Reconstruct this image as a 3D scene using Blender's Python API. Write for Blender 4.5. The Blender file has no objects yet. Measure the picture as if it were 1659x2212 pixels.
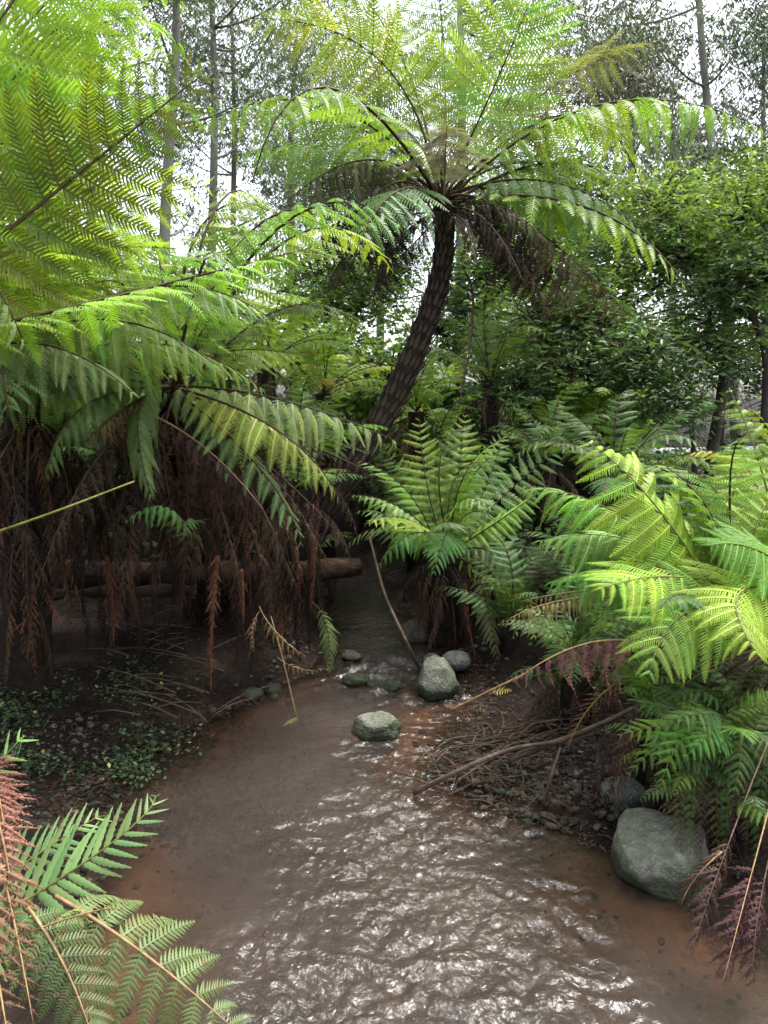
import bpy, math, random
import numpy as np
from mathutils import Vector, Matrix, noise as mnoise

R = random.Random(11)
rng = np.random.default_rng(11)
sc = bpy.context.scene
col = sc.collection
rad = math.radians

# ------------------------------------------------------------------ camera
CAMZ, PITCH, FD = 2.4, rad(9.0), 1597.0          # FD: focal length in pixels of a 1659 x 2212 frame
cam_d = bpy.data.cameras.new('camera')
cam = bpy.data.objects.new('camera', cam_d)
col.objects.link(cam)
cam.location = (0, 0, CAMZ)
cam.rotation_euler = (rad(90) - PITCH, 0, 0)
cam_d.sensor_fit = 'VERTICAL'
cam_d.sensor_height = 36.0
cam_d.lens = 36.0 * FD / 2212.0
cam_d.clip_start = 0.05
cam_d.clip_end = 1000
sc.camera = cam

# ------------------------------------------------------------------ sky, sun, exposure
SUN_EL, SUN_AZ = rad(70), rad(50)
w = bpy.data.worlds.new('World')
sc.world = w
w.use_nodes = True
nt = w.node_tree
nt.nodes.clear()
sky = nt.nodes.new('ShaderNodeTexSky')
sky.sky_type = 'NISHITA'
sky.sun_disc = False
sky.sun_elevation = SUN_EL
sky.sun_rotation = SUN_AZ
sky.dust_density = 4.0
sky.ozone_density = 1.5
hs = nt.nodes.new('ShaderNodeHueSaturation')
hs.inputs['Saturation'].default_value = 0.38
bg = nt.nodes.new('ShaderNodeBackground')
bg.inputs['Strength'].default_value = 0.15
wo = nt.nodes.new('ShaderNodeOutputWorld')
nt.links.new(sky.outputs[0], hs.inputs['Color'])
nt.links.new(hs.outputs[0], bg.inputs['Color'])
nt.links.new(bg.outputs[0], wo.inputs['Surface'])
sun_d = bpy.data.lights.new('sun', 'SUN')
sun_d.energy = 1.5
sun_d.angle = rad(25)
sun_d.color = (1.0, 0.96, 0.9)
sun = bpy.data.objects.new('sun', sun_d)
col.objects.link(sun)
# direction TO the sun: azimuth measured clockwise from +Y
_to = Vector((math.sin(SUN_AZ) * math.cos(SUN_EL), math.cos(SUN_AZ) * math.cos(SUN_EL), math.sin(SUN_EL)))
sun.rotation_euler = _to.to_track_quat('Z', 'Y').to_euler()
sun.location = (0, 0, 30)
sc.view_settings.view_transform = 'Standard'
sc.view_settings.look = 'None'
sc.view_settings.gamma = 1.0
sc.view_settings.use_curve_mapping = False
sc.view_settings.exposure = 2.05
sc.render.engine = 'CYCLES'
sc.cycles.max_bounces = 5
sc.cycles.transmission_bounces = 4
sc.cycles.transparent_max_bounces = 4
sc.cycles.diffuse_bounces = 3
sc.cycles.glossy_bounces = 2
sc.cycles.use_adaptive_sampling = True
sc.cycles.adaptive_threshold = 0.03
sc.cycles.use_denoising = True

_cp, _sp = math.cos(PITCH), math.sin(PITCH)


def P(dx, dy, d):
    """a point of the place: where it shows in the photo (1659 x 2212) and how far off it stands"""
    xr = (dx - 829.5) / FD * d
    up = (1106 - dy) / FD * d
    return Vector((xr, d * _cp + up * _sp, CAMZ - d * _sp + up * _cp))


def G(dx, dy, z=0.0):
    a, b = (dx - 829.5) / FD, (1106 - dy) / FD
    v = Vector((a, _cp + b * _sp, -_sp + b * _cp))
    k = (z - CAMZ) / v.z
    return Vector((v.x * k, v.y * k, z))


# ------------------------------------------------------------------ materials
def new_mat(name):
    m = bpy.data.materials.new(name)
    m.use_nodes = True
    m.node_tree.nodes.clear()
    return m, m.node_tree.nodes, m.node_tree.links


def nd(ns, typ, **kw):
    n = ns.new('ShaderNode' + typ)
    for k, v in kw.items():
        setattr(n, k, v)
    return n


def ramp(ns, stops):
    r = ns.new('ShaderNodeValToRGB')
    while len(r.color_ramp.elements) < len(stops):
        r.color_ramp.elements.new(0.5)
    for e, (p, c) in zip(r.color_ramp.elements, stops):
        e.position = p
        e.color = (*c, 1) if len(c) == 3 else c
    return r


def leaf_mat(name, transl=0.42, rough=0.45, island=False, vary=0.35, spec=0.35, fleck=None, nscale=3.0):
    m, ns, ln = new_mat(name)
    oi = nd(ns, 'ObjectInfo')
    geo = nd(ns, 'NewGeometry')
    nz = nd(ns, 'TexNoise')
    nz.inputs['Scale'].default_value = nscale
    nz.inputs['Detail'].default_value = 4
    ln.new(geo.outputs['Position'], nz.inputs['Vector'])
    val = nd(ns, 'MapRange')
    val.inputs['From Min'].default_value = 0.3
    val.inputs['From Max'].default_value = 0.7
    val.inputs['To Min'].default_value = 1 - vary
    val.inputs['To Max'].default_value = 1 + vary
    ln.new(nz.outputs['Fac'], val.inputs['Value'])
    hsv = nd(ns, 'HueSaturation')
    ln.new(oi.outputs['Color'], hsv.inputs['Color'])
    src = geo.outputs['Random Per Island'] if island else oi.outputs['Random']
    hue = nd(ns, 'MapRange')
    hue.inputs['To Min'].default_value = 0.475
    hue.inputs['To Max'].default_value = 0.522
    ln.new(src, hue.inputs['Value'])
    ln.new(hue.outputs[0], hsv.inputs['Hue'])
    if island:
        v2 = nd(ns, 'MapRange')
        v2.inputs['To Min'].default_value = 0.45
        v2.inputs['To Max'].default_value = 1.6
        ln.new(src, v2.inputs['Value'])
        mu = nd(ns, 'Math', operation='MULTIPLY')
        ln.new(val.outputs[0], mu.inputs[0])
        ln.new(v2.outputs[0], mu.inputs[1])
        ln.new(mu.outputs[0], hsv.inputs['Value'])
    else:
        ln.new(val.outputs[0], hsv.inputs['Value'])
    colr = hsv.outputs[0]
    if fleck:
        n2 = nd(ns, 'TexNoise')
        n2.inputs['Scale'].default_value = 38
        n2.inputs['Detail'].default_value = 3
        ln.new(geo.outputs['Position'], n2.inputs['Vector'])
        r2 = ramp(ns, [(0.60, (0, 0, 0)), (0.68, (1, 1, 1))])
        ln.new(n2.outputs['Fac'], r2.inputs['Fac'])
        f2 = nd(ns, 'Math', operation='MULTIPLY')
        f2.inputs[1].default_value = fleck[1]
        ln.new(r2.outputs[0], f2.inputs[0])
        mx = nd(ns, 'MixRGB')
        ln.new(f2.outputs[0], mx.inputs['Fac'])
        ln.new(colr, mx.inputs['Color1'])
        mx.inputs['Color2'].default_value = (*fleck[0], 1)
        colr = mx.outputs[0]
    pb = nd(ns, 'BsdfPrincipled')
    pb.inputs['Roughness'].default_value = rough
    pb.inputs['Specular IOR Level'].default_value = spec
    ln.new(colr, pb.inputs['Base Color'])
    out = nd(ns, 'OutputMaterial')
    if transl > 0:
        tr = nd(ns, 'BsdfTranslucent')
        tc = nd(ns, 'MixRGB', blend_type='MULTIPLY')
        tc.inputs['Fac'].default_value = 1
        tc.inputs['Color2'].default_value = (1.3, 1.3, 0.55, 1)
        ln.new(colr, tc.inputs['Color1'])
        ln.new(tc.outputs[0], tr.inputs['Color'])
        ms = nd(ns, 'MixShader')
        ms.inputs[0].default_value = transl
        ln.new(pb.outputs[0], ms.inputs[1])
        ln.new(tr.outputs[0], ms.inputs[2])
        ln.new(ms.outputs[0], out.inputs['Surface'])
    else:
        ln.new(pb.outputs[0], out.inputs['Surface'])
    return m


def surf_mat(name, stops, scale=5.0, rough=0.8, bump=0.3, bscale=None, detail=8, spec=0.12, stretch=(1, 1, 1), coords='Object', dist=0.02):
    m, ns, ln = new_mat(name)
    tc = nd(ns, 'TexCoord')
    mp = nd(ns, 'Mapping')
    mp.inputs['Scale'].default_value = stretch
    ln.new(tc.outputs[coords], mp.inputs['Vector'])
    nz = nd(ns, 'TexNoise')
    nz.inputs['Scale'].default_value = scale
    nz.inputs['Detail'].default_value = detail
    nz.inputs['Roughness'].default_value = 0.65
    ln.new(mp.outputs[0], nz.inputs['Vector'])
    r = ramp(ns, stops)
    ln.new(nz.outputs['Fac'], r.inputs['Fac'])
    pb = nd(ns, 'BsdfPrincipled')
    pb.inputs['Roughness'].default_value = rough
    pb.inputs['Specular IOR Level'].default_value = spec
    ln.new(r.outputs[0], pb.inputs['Base Color'])
    n2 = nd(ns, 'TexNoise')
    n2.inputs['Scale'].default_value = bscale or scale * 3
    n2.inputs['Detail'].default_value = 8
    ln.new(mp.outputs[0], n2.inputs['Vector'])
    b = nd(ns, 'Bump')
    b.inputs['Strength'].default_value = bump
    b.inputs['Distance'].default_value = dist
    ln.new(n2.outputs['Fac'], b.inputs['Height'])
    ln.new(b.outputs[0], pb.inputs['Normal'])
    out = nd(ns, 'OutputMaterial')
    ln.new(pb.outputs[0], out.inputs['Surface'])
    return m


M = {}
M['fern'] = leaf_mat('fern_leaf', 0.45, 0.42, fleck=((0.20, 0.11, 0.02), 0.55))
M['fern_worn'] = leaf_mat('fern_leaf_worn', 0.4, 0.45, fleck=((0.16, 0.10, 0.05), 0.9))
M['dead'] = leaf_mat('dead_leaf', 0.15, 0.75, vary=0.55, spec=0.08)
M['shrub'] = leaf_mat('shrub_leaf', 0.38, 0.38, island=True, nscale=1.2, vary=0.4, spec=0.28)
M['gum'] = leaf_mat('gum_leaf', 0.25, 0.45, island=True, nscale=0.6, vary=0.3)
M['cover'] = leaf_mat('ground_leaf', 0.3, 0.45, island=True, nscale=4)
M['stalk_dark'] = surf_mat('stalk_dark', [(0.3, (0.02, 0.012, 0.008)), (0.7, (0.07, 0.045, 0.025))], 20, 0.6)
M['stalk_green'] = surf_mat('stalk_green', [(0.3, (0.06, 0.07, 0.015)), (0.7, (0.16, 0.17, 0.04))], 20, 0.5)
M['stalk_tan'] = surf_mat('stalk_tan', [(0.3, (0.13, 0.075, 0.035)), (0.7, (0.33, 0.22, 0.11))], 20, 0.55)
M['twig'] = surf_mat('twig', [(0.3, (0.028, 0.019, 0.014)), (0.55, (0.075, 0.052, 0.038)), (0.8, (0.20, 0.145, 0.10))], 9, 0.75, coords='Generated')
M['fern_trunk'] = surf_mat('fern_trunk', [(0.3, (0.005, 0.004, 0.003)), (0.7, (0.025, 0.017, 0.012))], 14, 0.95, 0.8)
M['leaf_base'] = surf_mat('leaf_base', [(0.25, (0.014, 0.010, 0.008)), (0.5, (0.050, 0.037, 0.028)), (0.75, (0.13, 0.10, 0.075))], 9, 0.85, 0.6, stretch=(1, 1, 1))
M['fibre'] = surf_mat('fibre', [(0.3, (0.05, 0.02, 0.012)), (0.6, (0.16, 0.07, 0.035)), (0.8, (0.24, 0.12, 0.06))], 25, 0.95, 0.8)
M['bark'] = surf_mat('bark', [(0.3, (0.05, 0.042, 0.035)), (0.55, (0.13, 0.12, 0.10)), (0.75, (0.28, 0.26, 0.22))], 3, 0.9, 0.7, stretch=(1, 1, 0.25))
M['gum_bark'] = surf_mat('gum_bark', [(0.3, (0.07, 0.068, 0.055)), (0.5, (0.15, 0.145, 0.12)), (0.75, (0.28, 0.27, 0.24))], 1.2, 0.8, 0.4, stretch=(1, 1, 0.2))
M['dark_bark'] = surf_mat('dark_bark', [(0.3, (0.018, 0.015, 0.012)), (0.7, (0.07, 0.06, 0.048))], 6, 0.9, 0.7, stretch=(1, 1, 0.3))
M['log'] = surf_mat('log', [(0.3, (0.008, 0.006, 0.005)), (0.5, (0.026, 0.017, 0.012)), (0.62, (0.055, 0.032, 0.021)), (0.75, (0.12, 0.075, 0.048))], 9, 0.85, 0.9, stretch=(0.12, 1, 1))
M['path'] = surf_mat('path_gravel', [(0.3, (0.38, 0.37, 0.37)), (0.7, (0.55, 0.54, 0.54))], 8, 0.9)


def ground_mat():
    m, ns, ln = new_mat('ground_soil')
    geo = nd(ns, 'NewGeometry')
    n1 = nd(ns, 'TexNoise')
    n1.inputs['Scale'].default_value = 2.2
    n1.inputs['Detail'].default_value = 10
    n1.inputs['Roughness'].default_value = 0.7
    ln.new(geo.outputs['Position'], n1.inputs['Vector'])
    r = ramp(ns, [(0.3, (0.004, 0.003, 0.0025)), (0.5, (0.012, 0.0085, 0.0065)), (0.72, (0.038, 0.027, 0.02))])
    ln.new(n1.outputs['Fac'], r.inputs['Fac'])
    # bed of the stream: ochre sand and silt
    sx = nd(ns, 'SeparateXYZ')
    ln.new(geo.outputs['Position'], sx.inputs[0])
    bedf = nd(ns, 'MapRange')
    bedf.inputs['From Min'].default_value = -0.005
    bedf.inputs['From Max'].default_value = -0.05
    ln.new(sx.outputs['Z'], bedf.inputs['Value'])
    n2 = nd(ns, 'TexNoise')
    n2.inputs['Scale'].default_value = 1.3
    n2.inputs['Detail'].default_value = 9
    n2.inputs['Roughness'].default_value = 0.62
    ln.new(geo.outputs['Position'], n2.inputs['Vector'])
    rb = ramp(ns, [(0.32, (0.08, 0.055, 0.038)), (0.48, (0.19, 0.125, 0.078)), (0.58, (0.32, 0.20, 0.115)), (0.75, (0.40, 0.26, 0.15))])
    ln.new(n2.outputs['Fac'], rb.inputs['Fac'])
    mx = nd(ns, 'MixRGB')
    ln.new(bedf.outputs[0], mx.inputs['Fac'])
    ln.new(r.outputs[0], mx.inputs['Color1'])
    ln.new(rb.outputs[0], mx.inputs['Color2'])
    pb = nd(ns, 'BsdfPrincipled')
    pb.inputs['Roughness'].default_value = 0.85
    pb.inputs['Specular IOR Level'].default_value = 0.07
    ln.new(mx.outputs[0], pb.inputs['Base Color'])
    n3 = nd(ns, 'TexNoise')
    n3.inputs['Scale'].default_value = 14
    n3.inputs['Detail'].default_value = 10
    ln.new(geo.outputs['Position'], n3.inputs['Vector'])
    b = nd(ns, 'Bump')
    b.inputs['Strength'].default_value = 0.9
    b.inputs['Distance'].default_value = 0.06
    ln.new(n3.outputs['Fac'], b.inputs['Height'])
    ln.new(b.outputs[0], pb.inputs['Normal'])
    out = nd(ns, 'OutputMaterial')
    ln.new(pb.outputs[0], out.inputs['Surface'])
    return m


M['ground'] = ground_mat()


def water_mat():
    m, ns, ln = new_mat('stream_water')
    geo = nd(ns, 'NewGeometry')
    # ripples finer than the mesh
    mp = nd(ns, 'Mapping')
    mp.inputs['Scale'].default_value = (1.0, 0.8, 1.0)
    mp.inputs['Rotation'].default_value = (0, 0, 0.35)
    ln.new(geo.outputs['Position'], mp.inputs['Vector'])
    n1 = nd(ns, 'TexNoise')
    n1.inputs['Scale'].default_value = 23
    n1.inputs['Detail'].default_value = 4
    n1.inputs['Roughness'].default_value = 0.55
    n1.inputs['Distortion'].default_value = 0.7
    ln.new(mp.outputs[0], n1.inputs['Vector'])
    fl = nd(ns, 'Attribute', attribute_name='flow')        # how quick and broken the current is here
    b = nd(ns, 'Bump')
    b.inputs['Distance'].default_value = 0.035
    ln.new(fl.outputs['Fac'], b.inputs['Strength'])
    ln.new(n1.outputs['Fac'], b.inputs['Height'])
    # silt carried in the water
    n2 = nd(ns, 'TexNoise')
    n2.inputs['Scale'].default_value = 0.9
    n2.inputs['Detail'].default_value = 6
    ln.new(geo.outputs['Position'], n2.inputs['Vector'])
    rs = ramp(ns, [(0.35, (0.029, 0.0235, 0.0205)), (0.65, (0.047, 0.038, 0.032))])
    ln.new(n2.outputs['Fac'], rs.inputs['Fac'])
    df = nd(ns, 'BsdfDiffuse')
    ln.new(rs.outputs[0], df.inputs['Color'])
    tp = nd(ns, 'BsdfTransparent')
    tp.inputs['Color'].default_value = (0.66, 0.55, 0.45, 1)
    body = nd(ns, 'MixShader')
    dep = nd(ns, 'Attribute', attribute_name='depth')      # silt hides the bed where the water is deeper
    mr = nd(ns, 'MapRange')
    mr.inputs['From Max'].default_value = 0.15
    mr.inputs['To Min'].default_value = 0.15
    mr.inputs['To Max'].default_value = 0.80
    ln.new(dep.outputs['Fac'], mr.inputs['Value'])
    ln.new(mr.outputs[0], body.inputs[0])
    ln.new(tp.outputs[0], body.inputs[1])
    ln.new(df.outputs[0], body.inputs[2])
    gl = nd(ns, 'BsdfGlossy')
    gl.inputs['Roughness'].default_value = 0.05
    ln.new(b.outputs[0], gl.inputs['Normal'])
    fr = nd(ns, 'Fresnel')
    fr.inputs['IOR'].default_value = 1.46
    ln.new(b.outputs[0], fr.inputs['Normal'])
    ms = nd(ns, 'MixShader')
    ln.new(fr.outputs[0], ms.inputs[0])
    ln.new(body.outputs[0], ms.inputs[1])
    ln.new(gl.outputs[0], ms.inputs[2])
    out = nd(ns, 'OutputMaterial')
    ln.new(ms.outputs[0], out.inputs['Surface'])
    return m


M['water'] = water_mat()


def rock_mat(name, dark, mid, light, moss=0.4, mosscol=(0.05, 0.075, 0.03)):
    m, ns, ln = new_mat(name)
    tc = nd(ns, 'TexCoord')
    geo = nd(ns, 'NewGeometry')
    n1 = nd(ns, 'TexNoise')
    n1.inputs['Scale'].default_value = 16
    n1.inputs['Detail'].default_value = 12
    n1.inputs['Roughness'].default_value = 0.7
    ln.new(tc.outputs['Object'], n1.inputs['Vector'])
    r = ramp(ns, [(0.3, dark), (0.52, mid), (0.75, light)])
    ln.new(n1.outputs['Fac'], r.inputs['Fac'])
    v = nd(ns, 'TexNoise')
    v.inputs['Scale'].default_value = 75
    v.inputs['Detail'].default_value = 4
    ln.new(tc.outputs['Object'], v.inputs['Vector'])
    rv = ramp(ns, [(0.62, (0, 0, 0)), (0.70, (1, 1, 1))])
    ln.new(v.outputs['Fac'], rv.inputs['Fac'])
    sp = nd(ns, 'MixRGB')
    ln.new(rv.outputs[0], sp.inputs['Fac'])
    ln.new(r.outputs[0], sp.inputs['Color1'])
    sp.inputs['Color2'].default_value = (0.33, 0.33, 0.26, 1)
    # algae collar at the water line
    sx = nd(ns, 'SeparateXYZ')
    ln.new(geo.outputs['Position'], sx.inputs[0])
    nm = nd(ns, 'TexNoise')
    nm.inputs['Scale'].default_value = 9
    ln.new(tc.outputs['Object'], nm.inputs['Vector'])
    ad = nd(ns, 'Math', operation='MULTIPLY_ADD')
    ad.inputs[1].default_value = -0.12
    ln.new(nm.outputs['Fac'], ad.inputs[0])
    ln.new(sx.outputs['Z'], ad.inputs[2])
    mr = nd(ns, 'MapRange')
    mr.inputs['From Min'].default_value = 0.06
    mr.inputs['From Max'].default_value = 0.01
    mr.inputs['To Max'].default_value = 0.95
    ln.new(ad.outputs[0], mr.inputs['Value'])
    mx = nd(ns, 'MixRGB')
    ln.new(mr.outputs[0], mx.inputs['Fac'])
    ln.new(sp.outputs[0], mx.inputs['Color1'])
    mx.inputs['Color2'].default_value = (0.022, 0.026, 0.015, 1)
    # moss patches
    nq = nd(ns, 'TexNoise')
    nq.inputs['Scale'].default_value = 9
    nq.inputs['Detail'].default_value = 8
    ln.new(tc.outputs['Object'], nq.inputs['Vector'])
    rq = ramp(ns, [(0.45, (0, 0, 0)), (0.62, (moss, moss, moss))])
    ln.new(nq.outputs['Fac'], rq.inputs['Fac'])
    m2 = nd(ns, 'MixRGB')
    ln.new(rq.outputs[0], m2.inputs['Fac'])
    ln.new(mx.outputs[0], m2.inputs['Color1'])
    m2.inputs['Color2'].default_value = (*mosscol, 1)
    pb = nd(ns, 'BsdfPrincipled')
    pb.inputs['Specular IOR Level'].default_value = 0.2
    pb.inputs['Roughness'].default_value = 0.75
    ln.new(m2.outputs[0], pb.inputs['Base Color'])
    b = nd(ns, 'Bump')
    b.inputs['Strength'].default_value = 0.9
    b.inputs['Distance'].default_value = 0.03
    n4 = nd(ns, 'TexNoise')
    n4.inputs['Scale'].default_value = 60
    n4.inputs['Detail'].default_value = 10
    ln.new(tc.outputs['Object'], n4.inputs['Vector'])
    ln.new(n4.outputs['Fac'], b.inputs['Height'])
    ln.new(b.outputs[0], pb.inputs['Normal'])
    out = nd(ns, 'OutputMaterial')
    ln.new(pb.outputs[0], out.inputs['Surface'])
    return m


M['rock'] = rock_mat('rock_mossy', (0.055, 0.057, 0.045), (0.145, 0.148, 0.115), (0.26, 0.26, 0.21), 0.4)
M['rock_grey'] = rock_mat('rock_grey', (0.06, 0.06, 0.058), (0.12, 0.12, 0.115), (0.22, 0.22, 0.21), 0.2)
M['rock_wet'] = rock_mat('rock_wet', (0.025, 0.022, 0.018), (0.07, 0.062, 0.05), (0.15, 0.135, 0.11), 0.45)

# ------------------------------------------------------------------ mesh helpers
def mesh_np(name, V, T, mats, mi=None, smooth=True):
    V = np.asarray(V, dtype=np.float32)
    T = np.asarray(T, dtype=np.int32)
    me = bpy.data.meshes.new(name)
    me.vertices.add(len(V))
    me.vertices.foreach_set('co', V.ravel())
    me.loops.add(len(T) * 3)
    me.loops.foreach_set('vertex_index', T.ravel())
    me.polygons.add(len(T))
    me.polygons.foreach_set('loop_start', np.arange(0, len(T) * 3, 3, dtype=np.int32))
    for m in (mats if isinstance(mats, (list, tuple)) else [mats]):
        me.materials.append(M[m] if isinstance(m, str) else m)
    if mi is not None:
        me.polygons.foreach_set('material_index', np.asarray(mi, dtype=np.int32))
    if smooth:
        me.polygons.foreach_set('use_smooth', np.ones(len(T), dtype=bool))
    me.update(calc_edges=True)
    return me


def link(name, data, parent=None, color=None, mat=None):
    o = bpy.data.objects.new(name, data)
    col.objects.link(o)
    if parent is not None:
        o.parent = parent
    if color is not None:
        o.color = (*color, 1)
    if mat is not None:
        o.matrix_basis = mat
    return o


def tag(o, label=None, cat=None, group=None, kind=None):
    if label: o['label'] = label
    if cat: o['category'] = cat
    if group: o['group'] = group
    if kind: o['kind'] = kind
    return o


def empty(name, loc, label, cat, group=None):
    o = bpy.data.objects.new(name, None)
    o.empty_display_size = 0.2
    col.objects.link(o)
    o.location = loc
    return tag(o, label, cat, group)


class Acc:
    """collects triangles of several materials for one mesh"""
    def __init__(s):
        s.V, s.T, s.I, s.n = [], [], [], 0

    def add(s, V, T, mi=0):
        V = np.asarray(V, dtype=np.float64).reshape(-1, 3)
        T = np.asarray(T, dtype=np.int64).reshape(-1, 3)
        s.V.append(V)
        s.T.append(T + s.n)
        s.I.append(np.full(len(T), mi))
        s.n += len(V)

    def mesh(s, name, mats, off=None, smooth=True):
        V = np.concatenate(s.V)
        if off is not None:
            V = V - np.array(off)
        return mesh_np(name, V, np.concatenate(s.T), mats, np.concatenate(s.I), smooth)


def tube(pts, r0, r1=None, sides=6, bump=0.0, power=1.0, cap=True, seed=0):
    pts = np.array([tuple(p) for p in pts], dtype=float)
    n = len(pts)
    r1 = r0 if r1 is None else r1
    if np.isscalar(r0):
        rr = r0 + (r1 - r0) * np.linspace(0, 1, n) ** power
    else:
        rr = np.asarray(r0, dtype=float)
    T = np.gradient(pts, axis=0)
    T /= np.linalg.norm(T, axis=1)[:, None] + 1e-9
    up = np.array([0.13, 0.21, 0.97]) if abs(T[0][2]) < 0.9 else np.array([0.97, 0.2, 0.1])
    a = np.linspace(0, 2 * np.pi, sides, endpoint=False)
    lr = np.random.default_rng(seed + 5)
    V = []
    N = np.cross(T[0], up)
    for i in range(n):
        N = N - T[i] * np.dot(N, T[i])
        N /= np.linalg.norm(N) + 1e-9
        B = np.cross(T[i], N)
        k = rr[i] * (1 + bump * lr.uniform(-1, 1, sides)) if bump else np.full(sides, rr[i])
        V.append(pts[i] + (np.cos(a) * k)[:, None] * N + (np.sin(a) * k)[:, None] * B)
    V = np.concatenate(V)
    F = []
    for i in range(n - 1):
        for j in range(sides):
            p, q = i * sides + j, i * sides + (j + 1) % sides
            F += [(p, q, q + sides), (p, q + sides, p + sides)]
    if cap:
        V = np.concatenate([V, pts[:1], pts[-1:]])
        c0, c1 = n * sides, n * sides + 1
        for j in range(sides):
            F.append((c0, (j + 1) % sides, j))
            F.append((c1, (n - 1) * sides + j, (n - 1) * sides + (j + 1) % sides))
    return V, np.array(F)


def smooth_path(pts, n=24):
    """Catmull-Rom through points"""
    p = [np.array(tuple(q), dtype=float) for q in pts]
    p = [2 * p[0] - p[1]] + p + [2 * p[-1] - p[-2]]
    out = []
    segs = len(p) - 3
    for k in range(n):
        t = k / (n - 1) * segs
        i = min(int(t), segs - 1)
        u = t - i
        a, b, c, d = p[i:i + 4]
        out.append(0.5 * ((2 * b) + (-a + c) * u + (2 * a - 5 * b + 4 * c - d) * u * u + (-a + 3 * b - 3 * c + d) * u ** 3))
    return np.array(out)


def bezier3(b, m, t, n=30):
    b, m, t = (np.array(tuple(q), dtype=float) for q in (b, m, t))
    c = 2 * m - 0.5 * (b + t)
    u = np.linspace(0, 1, n)[:, None]
    return (1 - u) ** 2 * b + 2 * u * (1 - u) * c + u * u * t


def unit(v):
    return v / (np.linalg.norm(v) + 1e-9)


# ------------------------------------------------------------------ fern fronds
def make_pinna(n, pl, droop, seed, style, wd):
    lr = np.random.default_rng(seed)
    V, T = [], []
    sweep = lr.uniform(0.03, 0.12)
    twist = lr.uniform(-0.06, 0.06)

    def ax(s):
        return np.array([s * (1 - 0.35 * droop * s), sweep * s * s, -droop * s * s])
    sp = 1.0 / n
    if style == 'blade':                          # simple leaflet with a notched edge
        m = 14
        for i in range(m + 1):
            s = i / m
            p = ax(s)
            hw = pl * (1 - s ** 1.8) ** 0.8 * min(1, 0.75 + s) * (1.0 if i % 2 else 0.74) + 0.004
            V += [p + [0.03 * (i % 2), -hw, -0.25 * hw], p + [0, 0, 0.01], p + [0.03 * (i % 2), hw, -0.25 * hw]]
            if i:
                a = 3 * i
                T += [(a - 3, a - 2, a + 1), (a - 3, a + 1, a), (a - 2, a - 1, a + 2), (a - 2, a + 2, a + 1)]
        return np.array(V), np.array(T)
    for i in range(n + 1):                       # midrib ribbon
        s = i / n
        p = ax(s)
        hw = 0.011 * (1 - 0.8 * s)
        V += [p + [0, -hw, 0.003], p + [0, hw, 0.003]]
        if i:
            k = 2 * i
            T += [(k - 2, k - 1, k + 1), (k - 2, k + 1, k)]
    for i in range(n):
        s = (i + 0.5) / n
        p = ax(s)
        tg = unit(ax(s + 0.01) - ax(s - 0.01))
        nz = np.array([-tg[2], 0, tg[0]])
        prof = min(1.0, 0.75 + 2.2 * s) * (1 - s ** 2.0) ** 0.85 + 0.05
        for sd in (-1, 1):
            l = pl * prof * lr.uniform(0.9, 1.08)
            if style == 'dead':
                if lr.random() < 0.10: continue
                l *= lr.uniform(0.6, 1.15)
            ang = rad(17 + 24 * s + lr.normal(0, 3))
            d = math.cos(ang) * np.array([0, sd, 0]) + math.sin(ang) * tg
            dz = lr.uniform(-0.30, -0.10) if style != 'dead' else lr.uniform(-1.1, 0.15)
            d = unit(d + nz * dz)
            wv = tg * sp * wd * (1 if style != 'dead' else lr.uniform(0.7, 1.3))
            if style in ('lobed', 'near'):       # near fronds: creased, slightly toothed pinnules that curve to the tip
                k = len(V)
                m = 4 if style == 'lobed' else 8
                for j in range(m + 1):
                    f = j / m
                    c = p + d * l * f + tg * (0.16 * l * f * f) - nz * (0.20 * l * f * f)
                    tooth = 1.0 if style == 'lobed' else (0.80 if j % 2 else 1.15)
                    h = (1 - f ** 2.2) * tooth * (0.8 + 0.2 * math.sin(math.pi * f)) + 0.03
                    V += [c - wv * h - nz * 0.010 * h, c + nz * 0.004, c + wv * h - nz * 0.010 * h]
                    if j:
                        a = k + 3 * j
                        T += [(a - 3, a - 2, a + 1), (a - 3, a + 1, a), (a - 2, a - 1, a + 2), (a - 2, a + 2, a + 1)]
                continue
            b0, b1 = p - wv, p + wv
            cm = p + d * l * 0.6 + tg * 0.06 * l - nz * 0.05 * l
            ct = p + d * l + tg * 0.18 * l - nz * (0.16 * l if style != 'dead' else lr.uniform(0, 0.6) * l)
            k = len(V)
            V += [b0, b1, cm - wv * 0.85, cm + wv * 0.85, ct]
            T += [(k, k + 1, k + 3), (k, k + 3, k + 2), (k + 2, k + 3, k + 4)]
    V = np.array(V)
    V[:, 2] += twist * V[:, 1]
    return V, np.array(T)


LIB = {}
DROOPS = (0.05, 0.22, 0.5, 0.95)
STY = {'tree': (22, 0.165, 3, 0.34), 'lobed': (24, 0.168, 4, 0.35), 'dead': (18, 0.125, 4, 0.42), 'far': (15, 0.17, 2, 0.36), 'near': (15, 0.22, 3, 0.38), 'blade': (14, 0.085, 3, 0)}
for st, (n_, pl_, nv_, wd_) in STY.items():
    for di, dr_ in enumerate(DROOPS):
        LIB[st, di] = [make_pinna(n_, pl_, dr_, 100 * di + k + len(st) * 1000, st, wd_) for k in range(nv_)]
_pm = {}


def pinna_data(st, di, k, mat):
    key = (st, di, k, mat)
    if key not in _pm:
        V, T = LIB[st, di][k]
        _pm[key] = mesh_np('pinna', V, T, mat)
    return _pm[key]


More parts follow.
